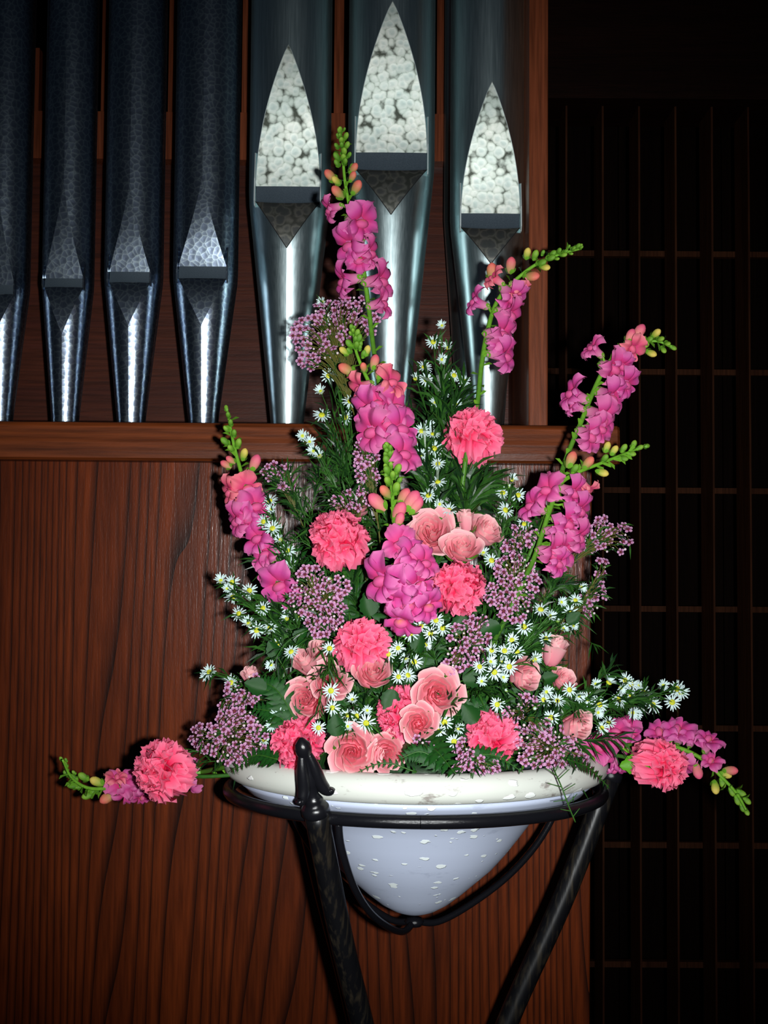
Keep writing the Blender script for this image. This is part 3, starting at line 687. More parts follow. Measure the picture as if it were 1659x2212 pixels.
# --- carnation
CP, CL, CD = lin((255, 76, 128)), lin((255, 134, 166)), lin((244, 24, 80))
def carnation_petal(seed, theta, phi, ln):
    rnd = random.Random(seed); mb = MB(); ph = rnd.uniform(0, 6); tw = rnd.uniform(-1.1, 1.1)
    bend = .30+.25*theta+rnd.uniform(-.25, .35)
    def f(u, v, i, j):
        s = .12+.88*v
        a = theta*(.75+.25*v)+.16*v+bend*max(0, v-.6)/.4
        r = ln*s
        w_ = (.05+.36*v**1.3)
        ruff = .20*v*v*math.sin(u*4.8+ph)+.09*v*math.sin(u*9+ph*2)
        rr = r+(.055*(1 if i % 2 else -1)*(j == 5)) - .13*u*u*v
        a2 = a+ruff*1.4
        du = u*w_
        # petal plane turned about its own direction
        dx_, dz_ = math.sin(a2)*rr, math.cos(a2)*rr
        off_ = du*math.sin(tw)*.8
        x = dx_+off_*math.cos(a2); y = du*math.cos(tw); z = dz_-off_*math.sin(a2)
        return (x*math.cos(phi)-y*math.sin(phi), x*math.sin(phi)+y*math.cos(phi), z-.35), mixc(mixc(CD, CP, v*1.5-.3), CL, v*1.6-.95+(.25 if j == 5 else 0))
    g = grid(10, 5, f); mb.add(g[0], g[1], g[2]); return mb.mesh('petal', [M['petal']])
def frill(seed, theta, phi, ln):
    """an inner petal: a narrow claw opening into a crumpled fringed edge, turned any way round"""
    rnd = random.Random(seed); d = Vector((math.sin(theta)*math.cos(phi), math.sin(theta)*math.sin(phi), math.cos(theta)))
    d = (d+Vector((rnd.uniform(-.12, .12), rnd.uniform(-.12, .12), 0))).normalized()
    t1 = d.orthogonal().normalized(); t2 = d.cross(t1); q = rnd.uniform(0, PI*2); wd = t1*math.cos(q)+t2*math.sin(q); nn = d.cross(wd)
    ph = rnd.uniform(0, 6); w0 = rnd.uniform(.30, .46); fr = rnd.uniform(4.5, 7.5); fl_ = rnd.uniform(.22, .42)
    def f(u, v, i, j):
        r = .35+(ln-.35)*v - .10*u*u*v + (.045*(1 if i % 2 else -1) if j == 5 else 0)
        k = max(0, v-.25)/.75
        off_ = .15*k*math.sin(u*fr+ph)+.06*k*math.sin(u*13+ph)+fl_*k*k
        p = d*(r-.10*k*k)+wd*(u*(.08+w0*v**1.2))+nn*off_; p.z -= .35
        return tuple(p), mixc(mixc(CD, CP, v*1.7-.5), CL, v*1.8-1.15+(.22 if j == 5 else 0))
    g = grid(14, 5, f); mb = MB(); mb.add(g[0], g[1], g[2]); return mb.mesh('petal', [M['petal']])
def carnation_variant(seed, n=44):
    rnd = random.Random(seed); out = []
    for k in range(n):
        q = (k+.5)/n; out.append(frill(seed*100+k, 1.35*q**.55, k*2.39996+rnd.uniform(-.3, .3), rnd.uniform(.86, 1.06)))
    m_ = 16
    for k in range(m_):
        out.append(carnation_petal(seed*100+60+k, (1.25, 1.55)[k % 2]+rnd.uniform(-.12, .12), 2*PI*k/m_+rnd.uniform(-.2, .2), rnd.uniform(.9, 1.08)))
    return out
CARN = [carnation_variant(s) for s in (1, 2, 3)]
mb = MB(); lathe(mb, [(.10, -1.35), (.18, -1.28), (.25, -1.05), (.27, -.8), (.24, -.55), (.30, -.38)], 14, [G2, G1, G1, G1, G1, G1])
for k in range(5):
    a = 2*PI*k/5
    def f(u, v, i, j):
        w_ = .17*(1-v)+.01; r = .25+.22*v; return ((r*math.cos(a)-u*w_*math.sin(a), r*math.sin(a)+u*w_*math.cos(a), -.45+.3*v), G1)
    g = grid(2, 2, f); mb.add(g[0], g[1], g[2])
CALYX = mb.mesh('calyx', [M['green']])
def stem_to(t, top, d, rad=.0022, col=G2, bend=.06, leafy=False):
    r_ = root(top); P = spline([top, top+d*.03, (top+d*bend).lerp(r_, .45), r_], 6)
    inv = -Vector(t.location); mb = MB(); tube(mb, [p+inv for p in P], rad, 7, col); mb.obj('stem', M['green'], t)
def carnation(label, x, y, r, face, off=0, squash=(1, 1, 1), var=0, Y=None):
    p = W(x, y, DEP(x, y, off) if Y is None else Y); s = r/F*(p.y)*1.0
    z = Vector(face).normalized()
    t = thing('carnation', label, 'flower', p, 'carnations')
    X = frame(Vector((0, 0, 0)), z, Vector((.1*var, -.2, 1)), (s*squash[0], s*squash[1], s*squash[2])) @ Matrix.Rotation(var*1.3, 4, 'Z')
    for me in CARN[var % 3]: put('petal', me, t, X)
    put('calyx', CALYX, t, X)
    stem_to(t, p+(X.to_3x3() @ Vector((0, 0, -1.3))), -z)
    return t
# face: x right, y away (negative = towards camera), z up
carnation('highest carnation, in front of the wooden rail', 1018, 926, 66, (-.05, -.55, .85), 0.0, (1, 1, 1), 0)
carnation('round carnation at the left, under the dark needle sprigs', 727, 1155, 68, (-.1, -.75, .55), .03, (1.02, 1, 1), 1)
carnation('carnation under the cluster of pale roses, right of centre', 992, 1266, 65, (.15, -.9, .25), .045, (1, .98, 1), 2)
carnation('wide carnation at the centre left, above the pale roses', 780, 1380, 65, (0, -.65, .7), .03, (1, .9, .95), 0)
carnation('carnation half hidden behind two roses, low in the middle', 862, 1540, 60, (-.4, -.85, .25), .005, (1, 1.05, 1), 1)
carnation('carnation behind the iron finial on the rim', 638, 1608, 60, (-.2, -.95, .05), .008, (1, 1.05, .9), 2)
carnation('ragged carnation low right of centre, above the rim', 1067, 1594, 61, (.1, -.95, -.05), .02, (1, 1, .9), 0)
carnation('lone carnation stretched out to the left of the bowl', 338, 1664, 66, (-.75, -.75, .2), .12, (1.05, 1, 1), 1)
carnation('lone carnation stretched out to the right of the bowl', 1443, 1656, 60, (.85, -.6, -.1), .11, (1.1, .85, 1), 2)

# --- roses
RP, RE, RC = lin((248, 172, 182)), lin((248, 206, 202)), lin((255, 130, 156))
def rose_petal(seed, phi, span, rt, zt, flare, curl, dr, tint):
    rnd = random.Random(seed); mb = MB(); ph = rnd.uniform(0, 6)
    P0, P1, P2, P3 = (.06, -.55), (rt*1.02, -.55+.12*rt), (rt*.98, zt*.75), (rt*(1+flare), zt-curl)
    def f(u, v, i, j):
        vv = v*(1-.20*abs(u)**2.2)
        b = [(1-vv)**3, 3*vv*(1-vv)**2, 3*vv*vv*(1-vv), vv**3]
        r = sum(q*c[0] for q, c in zip(b, (P0, P1, P2, P3))); z = sum(q*c[1] for q, c in zip(b, (P0, P1, P2, P3)))
        a = phi+u*span*(.45+.55*math.sin(PI*min(.75, .1+v*.75)))
        r += dr*u*rt*.35 + .025*v*math.sin(u*6+ph)
        z += .03*v*math.sin(u*4.3+ph*1.7)
        e = max(v**5, abs(u)**6*v)
        return (r*math.cos(a), r*math.sin(a), z), mixc(mixc(mixc(RP, RC, tint), RC, .6*(1-v)), RE, e*.85)
    g = grid(8, 8, f); mb.add(g[0], g[1], g[2]); return mb.mesh('petal', [M['petal']])
def rose_variant(seed, kind):
    rnd = random.Random(seed); out = []
    if kind == 'open': layers = [(2, 1.5, .09, .36, 0, 0, .9), (3, 1.25, .18, .40, .02, 0, .85), (4, 1.0, .30, .40, .08, .0, .7), (5, .85, .45, .36, .14, .03, .45), (5, .82, .62, .26, .20, .06, .2), (6, .72, .80, .08, .24, .12, .05)]
    elif kind == 'cup': layers = [(2, 1.5, .10, .50, 0, 0, .8), (3, 1.3, .20, .52, .04, 0, .6), (4, 1.05, .34, .52, .10, 0, .4), (5, .9, .52, .46, .18, .03, .2), (5, .85, .70, .34, .26, .10, .05)]
    else: layers = [(2, 1.5, .10, .92, 0, 0, .3), (3, 1.35, .20, .95, .05, 0, .25), (4, 1.15, .33, .92, .14, .02, .1), (4, 1.0, .44, .80, .30, .08, .05)]
    k0 = rnd.uniform(0, 6)
    for li, (n, span, rt, zt, fl_, cu, tint) in enumerate(layers):
        for k in range(n):
            out.append(rose_petal(seed*100+li*10+k, k0+li*.7+2*PI*k/n+rnd.uniform(-.15, .15), span, rt*rnd.uniform(.93, 1.07), zt+rnd.uniform(-.04, .04), fl_*rnd.uniform(.7, 1.4), cu*rnd.uniform(.5, 1.5), .5, tint))
    return out
ROSE = {k: [rose_variant(s, k) for s in ss] for k, ss in (('open', (11, 12, 13)), ('cup', (21, 22)), ('bud', (31, 32)))}
mb = MB(); lathe(mb, [(.05, -.85), (.13, -.80), (.17, -.68), (.14, -.56), (.2, -.5)], 12, G2)
for k in range(5):
    a = 2*PI*k/5
    def f(u, v, i, j):
        w_ = .17*math.sin(PI*(.2+.78*(1-v)))+.005; r = .14+.62*math.sin(v*1.3); return ((r*math.cos(a)-u*w_*math.sin(a), r*math.sin(a)+u*w_*math.cos(a), -.58+.42*v*v), mixc(G1, G2, .6))
    g = grid(2, 5, f); mb.add(g[0], g[1], g[2])
SEPALS = mb.mesh('sepals', [M['green']])
def rose(label, x, y, r, face, kind='open', off=0, var=0, sq=(1, 1, 1)):
    p = W(x, y, DEP(x, y, off)); s = r/F*p.y*(1.02 if kind != 'bud' else 1.35)
    z = Vector(face).normalized(); t = thing('rose', label, 'flower', p, 'pale pink roses')
    X = frame(Vector((0, 0, 0)), z, Vector((.1, -.2, 1)), (s*sq[0], s*sq[1], s*sq[2])) @ Matrix.Rotation(var*1.7, 4, 'Z') @ Matrix.Translation((0, 0, -.05 if kind != 'bud' else -.25))
    vs_ = ROSE[kind][var % len(ROSE[kind])]
    for me in vs_: put('petal', me, t, X)
    put('sepals', SEPALS, t, X)
    stem_to(t, p+(X.to_3x3() @ Vector((0, 0, -.8))), -z, .0016)
    return t
rose('full pale rose, upper left of the three at right of centre', 932, 1150, 60, (-.1, -.9, .35), 'open', .02, 0)
rose('dusky pale rose at the right end of the upper rose cluster', 1048, 1146, 46, (.45, -.6, .55), 'cup', -.01, 1)
rose('small closed rosebud between the upper pale roses', 1005, 1125, 26, (-.05, -.35, 1), 'bud', 0.0, 0)
rose('pale rose directly above the right-of-centre carnation', 996, 1184, 50, (.0, -.8, .5), 'cup', .035, 0, (1.05, .85, 1))
rose('blush rose mostly hidden above the round left carnation', 762, 1090, 46, (-.1, -.6, .6), 'cup', -.02, 1)
rose('closed tilted rosebud at the left of the lower roses', 660, 1432, 36, (-.35, -.75, .6), 'bud', .0, 1)
rose('rosebud tucked behind the closed tilted bud', 688, 1412, 32, (.1, -.6, .8), 'bud', -.02, 0)
rose('pale rose behind the round one on the left', 712, 1468, 46, (.1, -.85, .4), 'open', .0, 1)
rose('round full rose at the lower left, just above the finial carnation', 660, 1509, 52, (-.15, -.9, .2), 'open', .0, 2)
rose('cupped pale rose directly under the wide carnation', 803, 1452, 47, (0, -.85, .5), 'cup', .02, 1)
rose('large round pale rose in the middle right of the half hidden carnation', 948, 1498, 58, (.1, -.95, .15), 'open', .03, 0)
rose('darker pink rose below the large round rose', 905, 1563, 45, (.0, -.95, .1), 'open', .035, 2)
rose('big open rose resting on the bowl rim', 762, 1625, 58, (.0, -.97, .0), 'open', .015, 1)
rose('open rose behind the right side of the rim rose', 838, 1626, 46, (.2, -.95, 0), 'open', .006, 0)
rose('pale rose in profile beside the white daisies on the right', 1134, 1460, 46, (.7, -.6, .1), 'cup', .02, 0, (1.1, .9, 1))
rose('upright rosebud high at the right edge', 1196, 1405, 34, (.25, -.4, .9), 'bud', 0, 1, (1.15, 1.15, 1))
rose('small dull pink rose under the upright right bud', 1216, 1468, 34, (.35, -.6, .5), 'cup', .0, 1)
rose('tall pale rose turned right, above the right rim', 1246, 1568, 50, (.72, -.65, 0), 'cup', .03, 1, (1.05, .75, 1))
rose('sliver of a rose above the far left pink cluster', 543, 1462, 24, (-.3, -.4, .9), 'bud', -.01, 0)

# --- white asters
AW = lin((208, 230, 228))
def aster_mesh(seed, openness):
    rnd = random.Random(seed); mb = MB(); n = 15
    for k in range(n):
        a = 2*PI*k/n+rnd.uniform(-.12, .12); L_ = rnd.uniform(.82, 1.08); w_ = .088; e = openness+rnd.uniform(-.12, .12)
        ca, sa = math.cos(a), math.sin(a)
        def P(r, s, dz): return (r*math.cos(e)*ca-s*sa, r*math.cos(e)*sa+s*ca, r*math.sin(e)+dz)
        mb.add([P(.22, -w_*.6, 0), P(.22, w_*.6, 0), P(.65*L_, w_, .03), P(L_, w_*.45, -.05), P(L_, -w_*.45, -.05), P(.65*L_, -w_, .03)], [(0, 1, 2, 5), (5, 2, 3, 4)], AW)
    lathe(mb, [(.05, -.5), (.16, -.4), (.22, -.15), (.24, .02)], 7, lin((80, 125, 50)))
    return mb.mesh('blossom', [M['white_petal']])
AST = [aster_mesh(1, .12), aster_mesh(2, .3), aster_mesh(3, .05), aster_mesh(4, .75)]
mb = MB(); lathe(mb, [(.34, .0), (.33, .08), (.24, .16), (.09, .20), (0, .21)], 9, [lin((150, 160, 30)), lin((190, 195, 40)), lin((214, 210, 50)), lin((190, 200, 50)), lin((160, 180, 40))])
DISC = mb.mesh('disc', [M['green']])
mb = MB(); lathe(mb, [(0, -.5), (.22, -.42), (.34, -.1), (.30, .2), (.12, .42), (0, .45)], 8, [G2, G2, G1, lin((150, 185, 90)), AW, AW])
ABUD = mb.mesh('flower_bud', [M['green']])
def blade(mb, p, d, L_, w_, col, sag=.2):
    side = d.cross(Vector((random.uniform(-1, 1), -1, random.uniform(-1, 1)))); 
    if side.length < 1e-4: return
    side.normalize(); q = p+d*L_*.5; e = p+d*L_+Vector((0, 0, -sag*L_))
    mb.add([p-side*w_*.3, p+side*w_*.3, q+side*w_, q-side*w_, e], [(0, 1, 2, 3), (3, 2, 4)], col)
def spray(name, label, cat, group, heads, place, junction=None, off=0, rad=.0011, leaves=90, leaf_len=.020, leaf_w=.0011, leafcol=None, spread_in=.30, stemcol=None):
    """a main stem from the foam to the middle of the heads, a thin twig to each head"""
    PT = [W(x, y, DEP(x, y, off+random.uniform(-.012, .012))) for x, y in heads]
    cen = sum(PT, Vector())/len(PT); far = max(PT, key=lambda q: (q-BASE).length)
    end = cen.lerp(far, .55 if name == 'aster_spray' else .15); r_ = root(cen)
    mid = r_.lerp(end, .5)+Vector((0, .02, .01))
    if junction: mid = W(junction[0], junction[1], DEP(*junction, off-.03))
    S = spline([r_, mid, end], 10)
    t = thing(name, label, cat, r_, group); inv = -r_; mb = MB(); lf = MB()
    sc_ = stemcol or G2
    tube(mb, [p+inv for p in S], [rad*(1.3-.7*i/len(S)) for i in range(len(S))], 5, sc_)
    segs = []
    for p in PT:
        cand = [(q, (q-p).length) for q in S if (q-r_).length < (p-r_).length-.008]
        q = min(cand, key=lambda c: abs(c[1]-max(.02, spread_in*(p-r_).length)))[0] if cand else S[0]
        m_ = q.lerp(p, .55)+(S[-1]-r_).normalized()*.012*min(1, (p-q).length/.05)
        B = spline([q, m_, p], 4); tube(mb, [b+inv for b in B], [rad*.75, rad*.7, rad*.65, rad*.6, rad*.55, rad*.5, rad*.5, rad*.45, rad*.4][:len(B)], 4, sc_); segs.append(B)
    mb.obj('stem', M['green'], t)
    for k in range(leaves):
        B = random.choice(segs) if random.random() < .75 else S
        i = random.randrange(1, len(B)); p = B[i-1].lerp(B[i], random.random()); d = (B[i]-B[i-1]).normalized()
        o_ = Vector((random.gauss(0, 1), random.gauss(0, 1), random.gauss(0, 1))); d2 = (d+o_.normalized()*.75).normalized()
        c = leafcol or mixc(G3, G2, random.random()**1.5)
        blade(lf, p+inv, d2, leaf_len*random.uniform(.5, 1.3), leaf_w, c)
    o = lf.obj('foliage', M['leaf'], t, smooth=False); o['kind'] = 'stuff'
    place(t, PT, inv, heads); return t
def place_asters(size=19):
    def f(t, PT, inv, heads):
        for i, p in enumerate(PT):
            z = (CAMP-p).normalized()*1.0+(p-BASE).normalized()*.55+Vector((random.gauss(0, .28), random.gauss(0, .2), random.gauss(0, .28)))
            s = size/F*p.y*random.uniform(.85, 1.12); k = random.choice((0, 0, 1, 2, 2, 3)) if i % 5 else 3
            if random.random() < .05: put('flower_bud', ABUD, t, frame(p+inv, z, Vector((0, 0, 1)), s*.8)); continue
            b = put('blossom', AST[k], t, frame(p+inv, z, Vector((random.random(), 0, 1)), s)); put('disc', DISC, b)
    return f
ga = 'white daisy sprays'
def aster(label, heads, **k): return spray('aster_spray', label, 'flower spray', ga, heads, place_asters(), **k)
aster('white daisy spray left of the tallest spike, against the wide pipe foot', [(697, 653), (710, 812), (693, 846), (695, 897), (747, 902), (749, 820), (757, 867), (725, 770), (702, 690)], junction=(770, 1080), off=-.02, leaves=150)
aster('upright white daisy spray between the middle and right pipes', [(955, 704), (936, 739), (968, 751), (953, 777), (916, 794), (897, 818), (921, 820), (981, 811), (1002, 824), (959, 850), (985, 874), (940, 870)], junction=(950, 1080), off=-.02, leaves=260, leaf_len=.032, leaf_w=.0013)
aster('column of white daisies left of the highest carnation', [(923, 921), (911, 932), (935, 938), (903, 952), (938, 969), (910, 983), (946, 1002), (923, 1024), (946, 1041), (926, 1070), (950, 1089), (970, 1102), (907, 998), (880, 960)], junction=(940, 1180), off=.01, leaves=320, leaf_len=.036, leaf_w=.0016)
aster('single white daisy twig leaning left over the rail', [(653, 942), (668, 955), (678, 975), (690, 985)], junction=(745, 1080), off=-.03, leaves=60)
aster('white daisies along the left snapdragon', [(586, 1100), (569, 1127), (589, 1142), (605, 1166), (583, 1082), (628, 1221), (622, 1190)], junction=(680, 1330), off=.01, leaves=150)
aster('white daisy spray pointing left below the left snapdragon', [(477, 1255), (504, 1290), (539, 1276), (568, 1314), (516, 1326), (537, 1347), (555, 1362), (583, 1356), (598, 1392), (502, 1258), (490, 1272), (625, 1311), (619, 1337), (645, 1330)], junction=(680, 1440), off=.0, leaves=220, leaf_len=.018)
aster('scattered white daisies around the lower left roses', [(586, 1436), (629, 1408), (712, 1401), (715, 1492), (718, 1529), (712, 1251), (688, 1572)], off=.035, leaves=120)
aster('little white daisies in the gap between the lower roses', [(761, 1512), (793, 1535), (751, 1545), (771, 1547), (791, 1562), (751, 1570), (730, 1550)], off=.01, leaves=160)
aster('white daisies left of the finial carnation', [(589, 1565), (571, 1598), (600, 1545)], off=.0, leaves=60)
aster('lone white daisy reaching left above the far left pink cluster', [(446, 1459), (452, 1452), (500, 1475)], junction=(600, 1500), off=.0, leaves=50)
aster('white daisies in the centre under the bright snapdragon', [(915, 1317), (910, 1353), (887, 1368), (930, 1369), (957, 1357), (920, 1393), (877, 1423), (861, 1462), (881, 1459), (838, 1413), (900, 1335), (942, 1340), (860, 1400), (895, 1430)], off=.03, leaves=220)
aster('white daisy spray beside the upper right snapdragon stem', [(1106, 1036), (1086, 1065), (1119, 1070), (1092, 1102), (1132, 1132), (1100, 1050), (1062, 1211), (1044, 1195)], junction=(1060, 1280), off=-.01, leaves=110)
aster('white daisies scattered at the right above the upright bud', [(1255, 1268), (1243, 1297), (1212, 1301), (1231, 1324), (1168, 1317), (1188, 1331), (1132, 1354), (1216, 1358), (1179, 1380), (1139, 1243), (1205, 1340), (1238, 1352)], junction=(1100, 1430), off=.01, leaves=180, leaf_len=.016)
aster('dense patch of large white daisies left of the profile rose', [(1059, 1430), (1036, 1440), (1090, 1406), (1117, 1408), (1106, 1383), (1084, 1430), (1040, 1472), (1087, 1463), (1094, 1491), (1074, 1522), (1155, 1425), (1062, 1405), (1068, 1452), (1100, 1440)], off=.05, leaves=200)
aster('white daisies between the profile rose and the tall right rose', [(1179, 1495), (1174, 1512), (1155, 1530), (1204, 1514), (1190, 1550), (1250, 1503), (1230, 1490)], off=.035, leaves=130)
aster('two white daisies above the rim left of the ragged carnation', [(989, 1574), (981, 1602), (949, 1579), (960, 1560)], off=.02, leaves=90)
aster('long white daisy spray stretching right over the dark lattice', [(1286, 1478), (1295, 1522), (1300, 1572), (1341, 1486), (1363, 1478), (1380, 1481), (1363, 1503), (1336, 1511), (1366, 1539), (1410, 1522), (1432, 1481), (1471, 1495), (1452, 1517), (1315, 1561), (1315, 1475), (1291, 1539), (1270, 1510), (1390, 1495), (1350, 1470), (1462, 1488), (1375, 1540), (1400, 1508)], junction=(1180, 1560), off=.03, leaves=240)

# --- pink wax flowers
WP, WP2, WC = lin((206, 130, 182)), lin((226, 178, 214)), lin((112, 20, 50))
def wax_mesh(seed):
    rnd = random.Random(seed); mb = MB()
    for k in range(5):
        a = 2*PI*k/5+rnd.uniform(-.08, .08); vs = [(math.cos(a)*.3, math.sin(a)*.3, .0)]; cs = [mixc(WP, WC, .35)]
        for j in range(7):
            b = 2*PI*j/7; r = .36; x = .66+r*math.cos(b); y = r*math.sin(b)*1.02; e = .20
            vs.append((x*math.cos(a)-y*math.sin(a), x*math.sin(a)+y*math.cos(a), e*(x-.3)+.10*(1-math.cos(b)) )); cs.append(mixc(WP, WP2, .5+.5*math.cos(b)))
        mb.add(vs, [(0, j, j % 7+1) for j in range(1, 8) for _ in (0,) if j != j % 7+1], cs)
    lathe(mb, [(.36, .06), (.26, -.02), (.0, -.02)], 8, [WC, WC, mixc(WC, G1, .15)])
    lathe(mb, [(.06, -.55), (.2, -.4), (.34, -.05), (.37, .06)], 8, mixc(WC, G2, .4))
    return mb.mesh('blossom', [M['petal']])
WAX = [wax_mesh(1), wax_mesh(2)]
mb = MB(); lathe(mb, [(0, -.5), (.25, -.4), (.40, -.05), (.42, .2), (.3, .42), (0, .5)], 8, [G2, mixc(WC, WP, .4), WP, lin((240, 215, 225)), lin((244, 228, 232)), lin((244, 228, 232))])
WBUD = mb.mesh('flower_bud', [M['petal']])
def blob(regions, seed, sp=11):
    """scatter heads inside ellipses (x, y, rx, ry), at least sp apart"""
    rnd = random.Random(seed); out = []
    for cx, cy, rx, ry in regions:
        for _ in range(int(rx*ry*.9)):
            a = rnd.uniform(0, 2*PI); r = math.sqrt(rnd.random()); x, y = cx+rx*r*math.cos(a), cy+ry*r*math.sin(a)
            if all((x-u)**2+(y-v)**2 > sp*sp for u, v in out): out.append((x, y))
    return out
def place_wax(size=9.6):
    def f(t, PT, inv, heads):
        for i, p in enumerate(PT):
            z = (CAMP-p).normalized()*.9+(p-BASE).normalized()*.4+Vector((random.gauss(0, .4), random.gauss(0, .2), random.gauss(0, .4)))
            s = size/F*p.y*random.uniform(.85, 1.15)
            if random.random() < .2: put('flower_bud', WBUD, t, frame(p+inv, z, Vector((0, 0, 1)), s*.75))
            else: put('blossom', WAX[i % 2], t, frame(p+inv, z, Vector((random.random(), .1, 1)), s))
    return f
gw = 'clusters of tiny pink flowers'
TW = mixc(G2, lin((120, 70, 40)), .4)
def wax(label, regions, seed, sp=11.6, **k):
    k.setdefault('spread_in', .15); k.setdefault('leaves', 170); k.setdefault('leaf_len', .012)
    return spray('waxflower_spray', label, 'flower spray', gw, blob(regions, seed, sp), place_wax(), rad=.0009, stemcol=TW, leaf_w=.0010, **k)
wax('mauve tiny flower cluster at the upper left, against the pipe foot', [(672, 725, 40, 45), (705, 680, 32, 28), (762, 668, 42, 26), (795, 692, 24, 30), (668, 770, 24, 30), (735, 720, 30, 22), (700, 760, 30, 22)], 1, junction=(790, 1050), off=-.01)
wax('small mauve cluster below the peach budded snapdragon', [(790, 985, 28, 32), (795, 1030, 26, 24)], 2, junction=(820, 1160), off=.03)
wax('small mauve cluster left of the dark needle sprigs', [(598, 1022, 32, 20), (615, 1042, 22, 18)], 3, junction=(680, 1200), off=-.02, leaves=220, leaf_len=.022)
wax('few tiny mauve flowers on top of the round left carnation', [(765, 1078, 34, 20), (722, 1080, 12, 12)], 4, off=.025, leaves=160, leaf_len=.02)
wax('large tiny-flower cluster left of centre below the round carnation', [(672, 1262, 40, 36), (700, 1310, 44, 36), (690, 1350, 30, 24), (735, 1265, 26, 22), (648, 1300, 24, 24), (720, 1345, 24, 20)], 5, off=.035, leaves=200)
wax('large mauve cluster right of the centre carnation', [(1110, 1235, 44, 34), (1100, 1285, 50, 34), (1110, 1322, 34, 20), (1140, 1265, 26, 26)], 6, off=.025)
wax('small mauve cluster under the tip of the sideways snapdragon', [(1132, 1158, 30, 26), (1110, 1182, 22, 16)], 7, off=.0)
wax('mauve cluster furthest right, in front of the dark lattice', [(1300, 1150, 30, 30), (1330, 1172, 32, 26), (1278, 1168, 24, 22), (1345, 1145, 14, 10)], 8, junction=(1180, 1280), off=.0, leaves=110, leaf_len=.014)
wax('little pale tufts hanging at the right edge of the case', [(1297, 1225, 13, 20), (1291, 1278, 20, 20), (1280, 1322, 14, 14), (1262, 1300, 12, 16)], 9, junction=(1180, 1380), off=.0)
wax('dull mauve cluster in the middle right of the wide carnation', [(1012, 1378, 44, 30), (1000, 1420, 40, 26), (1045, 1400, 20, 22), (975, 1440, 18, 16), (1030, 1345, 26, 12)], 10, off=.02)
wax('big mauve cluster hanging over the left end of the rim', [(480, 1598, 60, 34), (535, 1590, 40, 40), (510, 1555, 40, 26), (500, 1632, 40, 18), (440, 1590, 28, 24), (560, 1625, 16, 20)], 11, off=.02, leaves=160)
wax('mauve cluster above the one at the left rim end', [(520, 1500, 38, 30), (548, 1480, 26, 20), (500, 1530, 26, 20)], 12, off=.0)
wax('big mauve cluster over the right side of the rim', [(1170, 1625, 56, 30), (1200, 1600, 44, 28), (1220, 1632, 36, 22), (1140, 1590, 26, 26), (1250, 1640, 16, 18)], 13, off=.03)
wax('thin mauve cluster below the profile rose', [(1140, 1515, 28, 12), (1105, 1545, 26, 18), (1170, 1570, 22, 18)], 14, off=.03)
wax('mauve cluster beneath the ragged carnation on the rim', [(1010, 1645, 32, 22), (1050, 1655, 30, 12), (995, 1615, 14, 18)], 15, off=.035)
wax('few tiny flowers right of the rim roses', [(925, 1615, 20, 14), (900, 1600, 10, 8)], 16, off=.04)

# --- foliage: fern fronds, needle sprigs, blades
def pinna_mesh(seed):
    rnd = random.Random(seed); n = 7; vs = []; cs = []
    for i in range(n+1):
        v = i/n; w_ = .20*math.sin(PI*(.12+.88*v)**.8)*(1-v*.35)+.004
        for s in (-1, 1):
            vs.append((s*(w_+(.07 if i % 2 else -.01)*(1-v)), v, .04*math.sin(v*4)-abs(w_)*.12)); cs.append(mixc(G3, lin((36, 92, 30)), rnd.random()*.8))
        vs.append((0, v, .04*math.sin(v*4)+.015)); cs.append(lin((30, 80, 28)))
    fs = []
    for i in range(n):
        a = i*3; fs += [(a, a+2, a+5, a+3), (a+2, a+1, a+4, a+5)]
    mb = MB(); mb.add(vs, fs, cs); return mb.mesh('leaflet', [M['leaf']])
PIN = [pinna_mesh(s) for s in (1, 2, 3)]
def frond(label, a, b, wpx, off0, off1, n=11, sag=.01, up=(0, -1, .5)):
    A = W(a[0], a[1], DEP(a[0], a[1], off0)); B = W(b[0], b[1], DEP(b[0], b[1], off1)); Mid = A.lerp(B, .5)+Vector((0, 0, sag))
    S = spline([A, Mid, B], 8); t = thing('fern_frond', label, 'leaf', A, 'fern fronds'); inv = -A
    mb = MB(); tube(mb, [p+inv for p in S], [.0010*(1-.6*i/len(S)) for i in range(len(S))], 5, G2); mb.obj('midrib', M['leaf'], t)
    for k in range(n):
        v = (k+.3)/n; i = min(len(S)-2, int(v*(len(S)-1))); p = S[i].lerp(S[i+1], v*(len(S)-1)-i); d = (S[i+1]-S[i]).normalized()
        nrm = Vector(up).normalized(); nrm = (nrm-d*nrm.dot(d)).normalized(); sd = d.cross(nrm)
        L_ = wpx/F*1.35*(1-.75*v**1.4)*(.75+.25*min(1, v*6))
        for s in (-1, 1):
            y = (sd*s+d*.55+nrm*random.uniform(-.25, .15)).normalized(); x = y.cross(nrm)
            X = Matrix((x.normalized(), y, (x.normalized().cross(y)))).transposed().to_4x4(); X = Matrix.Translation(p+inv) @ X @ Matrix.Diagonal((L_*1.15, L_, L_, 1))
            put('leaflet', PIN[(k+s) % 3], t, X)
    X = frame(S[-1]+inv, Vector(up), (S[-1]-S[-2]), 1)
    return t
frond('fern frond lying over the left end of the rim', (600, 1640), (498, 1668), 34, .03, .03)
frond('broad fern frond hanging over the middle of the rim', (880, 1600), (985, 1672), 62, .01, .075, 10)
frond('fern frond pointing left under the right rim rose', (960, 1655), (862, 1640), 36, .05, .05)
frond('low fern frond along the rim below the big open rose', (900, 1668), (760, 1674), 16, .01, .02)
frond('toothed fern frond drooping past the right end of the rim', (1225, 1640), (1318, 1704), 24, .05, .05, sag=.006)
frond('flat fern frond on the rim under the ragged carnation', (1000, 1640), (1130, 1668), 30, .03, .045)
frond('fern frond left of the round lower left rose', (640, 1560), (560, 1470), 46, .0, .02)
